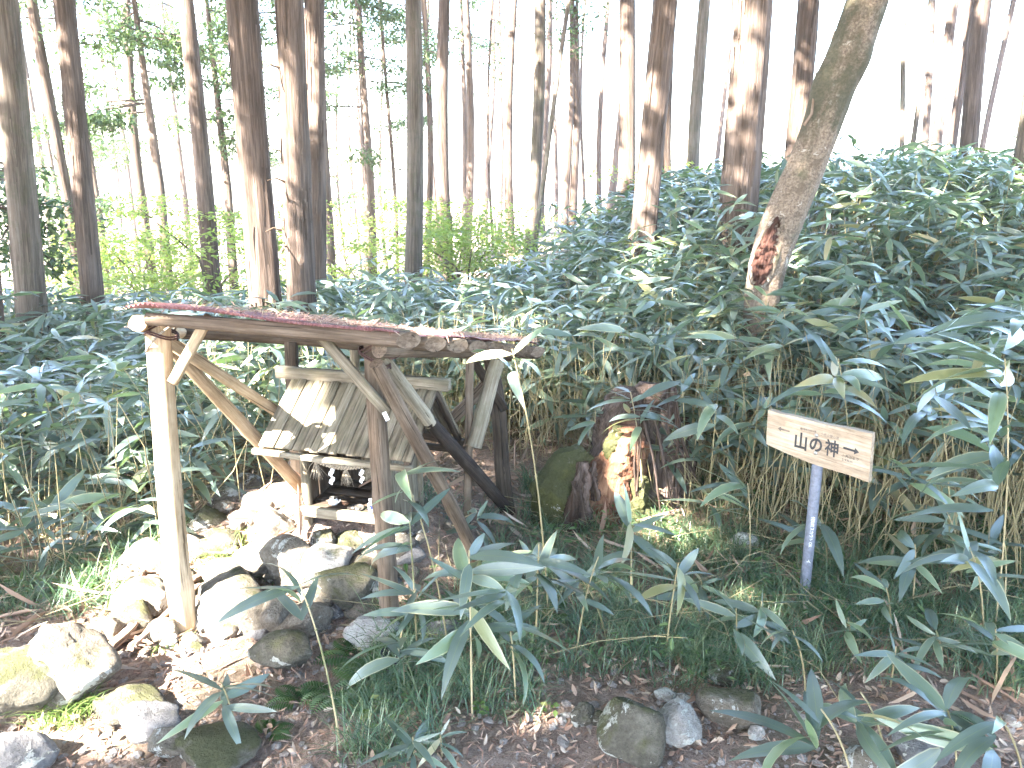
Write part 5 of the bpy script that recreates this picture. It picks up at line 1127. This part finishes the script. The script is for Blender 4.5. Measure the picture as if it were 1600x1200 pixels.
strip([idx(0, nu - 1, v) for v in range(nv)], [idx(1, nu - 1, v) for v in range(nv)]); strip([idx(1, 0, v) for v in range(nv)], [idx(0, 0, v) for v in range(nv)])
m_.build('board', M['signwood'], sg, smooth=False)
m_ = MB(); pc = ctr0 - en * (th + .026); ptop = P(1281, 690, float(pc[1])); pth = np.linspace(0, 1, 14)[:, None]; lo_ = sb - [0, 0, .1]; tube(m_, lo_ + (ptop - lo_) * pth, .0255, 24, 0); m_.build('post', M['steel'], sg)
# place things on the board by where they stand on its face
def onboard(px, py):
    u, r = ray(px, py); d = np.array([u, 1, r]); o0 = np.array([0, 0, H]); t = ((ctr0 - o0).dot(en)) / d.dot(en); return o0 + d * t + en * .0012
def text(body, p_left, p_right, mat, name, parent, bold=0.0, n_=None, exx=None, ezz=None, lift=0.0, hh=1.0):
    cu = bpy.data.curves.new('t', 'FONT'); cu.body = body; cu.offset = bold; cu.size = 1; cu.resolution_u = 3; ob = bpy.data.objects.new('t', cu); col.objects.link(ob)
    dg = bpy.context.evaluated_depsgraph_get(); me = bpy.data.meshes.new_from_object(ob.evaluated_get(dg)); bpy.data.objects.remove(ob)
    co = np.array([v.co[:] for v in me.vertices]); w_ = co[:, 0].max() - co[:, 0].min(); L = np.linalg.norm(p_right - p_left); s = L / w_
    X = (p_right - p_left) / L; Z = (ez if ezz is None else ezz); Z = Z - X * Z.dot(X); Z /= np.linalg.norm(Z); nn_ = en if n_ is None else n_
    co2 = p_left + (co[:, :1] - co[:, 0].min()) * s * X + (co[:, 1:2] - (co[:, 1].max() + co[:, 1].min()) / 2) * s * hh * Z + nn_ * lift
    for v, c_ in zip(me.vertices, co2 - np.array(parent.location)): v.co = c_
    me.materials.clear(); me.materials.append(M[mat]); o = bpy.data.objects.new(name, me); col.objects.link(o); o.parent = parent; return o
# board-face coordinates come from the zoom of the photo: x = 1190 + a/8.42, y = 625 + b/8.42
zc = lambda a, b: onboard(1190 + a / 8.42, 625 + b / 8.42)
text('山', zc(438, 520), zc(598, 560), 'ink', 'lettering', sg, .03, hh=1.25)
text('の', zc(632, 572), zc(798, 612), 'ink', 'lettering', sg, .032, hh=1.2)
text('神', zc(832, 612), zc(1012, 655), 'ink', 'lettering', sg, .022, hh=1.25)
text('裏木曽県立自然公園', zc(510, 372), zc(720, 418), 'fadedink', 'small_lettering', sg, .01, hh=1.3)
text('小秀山登山道', zc(780, 440), zc(1020, 505), 'fadedink', 'small_lettering', sg, .01)
text('小秀山まで', zc(1055, 722), zc(1280, 788), 'ink', 'small_lettering', sg, .0)
text('5.93km', zc(1060, 780), zc(1195, 815), 'ink', 'small_lettering', sg, .0)
def arrow(a0, a1, hw, shaft, mat):
    s_ = zc(*a0); e_ = zc(*a1); d = e_ - s_; L = np.linalg.norm(d); d /= L; z_ = ez - d * ez.dot(d); z_ /= np.linalg.norm(z_); hl = hw * 1.3
    V = [s_ + z_ * shaft, s_ - z_ * shaft, e_ - d * hl - z_ * shaft, e_ - d * hl - z_ * hw, e_, e_ - d * hl + z_ * hw, e_ - d * hl + z_ * shaft]
    MB().add(V, [np.array([[0, 1, 2, 6]]), np.array([[3, 4, 5]])]).build('arrow', M[mat], sg, smooth=False)
arrow((1075, 625), (1285, 690), .0165, .0052, 'ink'); arrow((370, 415), (215, 370), .0125, .0042, 'fadedink')
for (a, b) in ((722, 468), (710, 698)):
    c = zc(a, b); m_ = MB(); th_ = np.linspace(0, 6.283, 13)[:-1]; V = [c + en * .006]; V += [c + (ex * math.cos(t) + ez * math.sin(t)) * .007 + en * .004 for t in th_]; V += [c + (ex * math.cos(t) + ez * math.sin(t)) * .0095 for t in th_]
    F3 = np.array([[0, 1 + k, 1 + (k + 1) % 12] for k in range(12)]); F4 = np.array([[1 + k, 13 + k, 13 + (k + 1) % 12, 1 + (k + 1) % 12] for k in range(12)]); m_.add(V, [F3, F4]); m_.build('bolt', M['bolt'], sg)
# white lettering running down the pipe
pd = (ptop - lo_); pd /= np.linalg.norm(pd); sidev = np.cross(pd, [0, 1, 0]); sidev /= np.linalg.norm(sidev); sidev = sidev if sidev[0] > 0 else -sidev; fn_ = np.cross(sidev, pd); fn_ = fn_ if fn_[1] < 0 else -fn_
def onpost(py, dx=-.006):
    t = (py - 700) / (945 - 700); base = ptop + (sb - ptop) * ((py - 690) / (945 - 690)); return base + sidev * dx + fn_ * .0262
text('付知町スカウト OK', onpost(803), onpost(852), 'whitepaint', 'post_lettering', sg, .01, fn_, None, sidev, .0005, hh=1.15)
text('イ', onpost(872), onpost(878), 'whitepaint', 'post_lettering', sg, .02, fn_, None, sidev, .0005)
# ------------------------------------------------------------------ air
HAZE = 0.0014
if HAZE:
    lo3 = np.array([-125, -65, -9.0]); hi3 = np.array([125, 155, 14.2]); V = [[x, y, z] for z in (lo3[2], hi3[2]) for y in (lo3[1], hi3[1]) for x in (lo3[0], hi3[0])]
    F = np.array([[0, 2, 3, 1], [4, 5, 7, 6], [0, 1, 5, 4], [2, 6, 7, 3], [0, 4, 6, 2], [1, 3, 7, 5]])
    hm, nt = newmat('pale_haze'); pv = N(nt, 'VolumePrincipled'); pv.inputs['Density'].default_value = HAZE; pv.inputs['Color'].default_value = (.95, .95, .95, 1); pv.inputs['Anisotropy'].default_value = .3
    oo = N(nt, 'OutputMaterial'); nt.links.new(pv.outputs[0], oo.inputs['Volume'])
    m_ = MB(); m_.add(V, [F]); o = m_.build('haze', hm, smooth=False); tag(o, 'bright pale haze filling the wood', 'haze', kind='stuff')
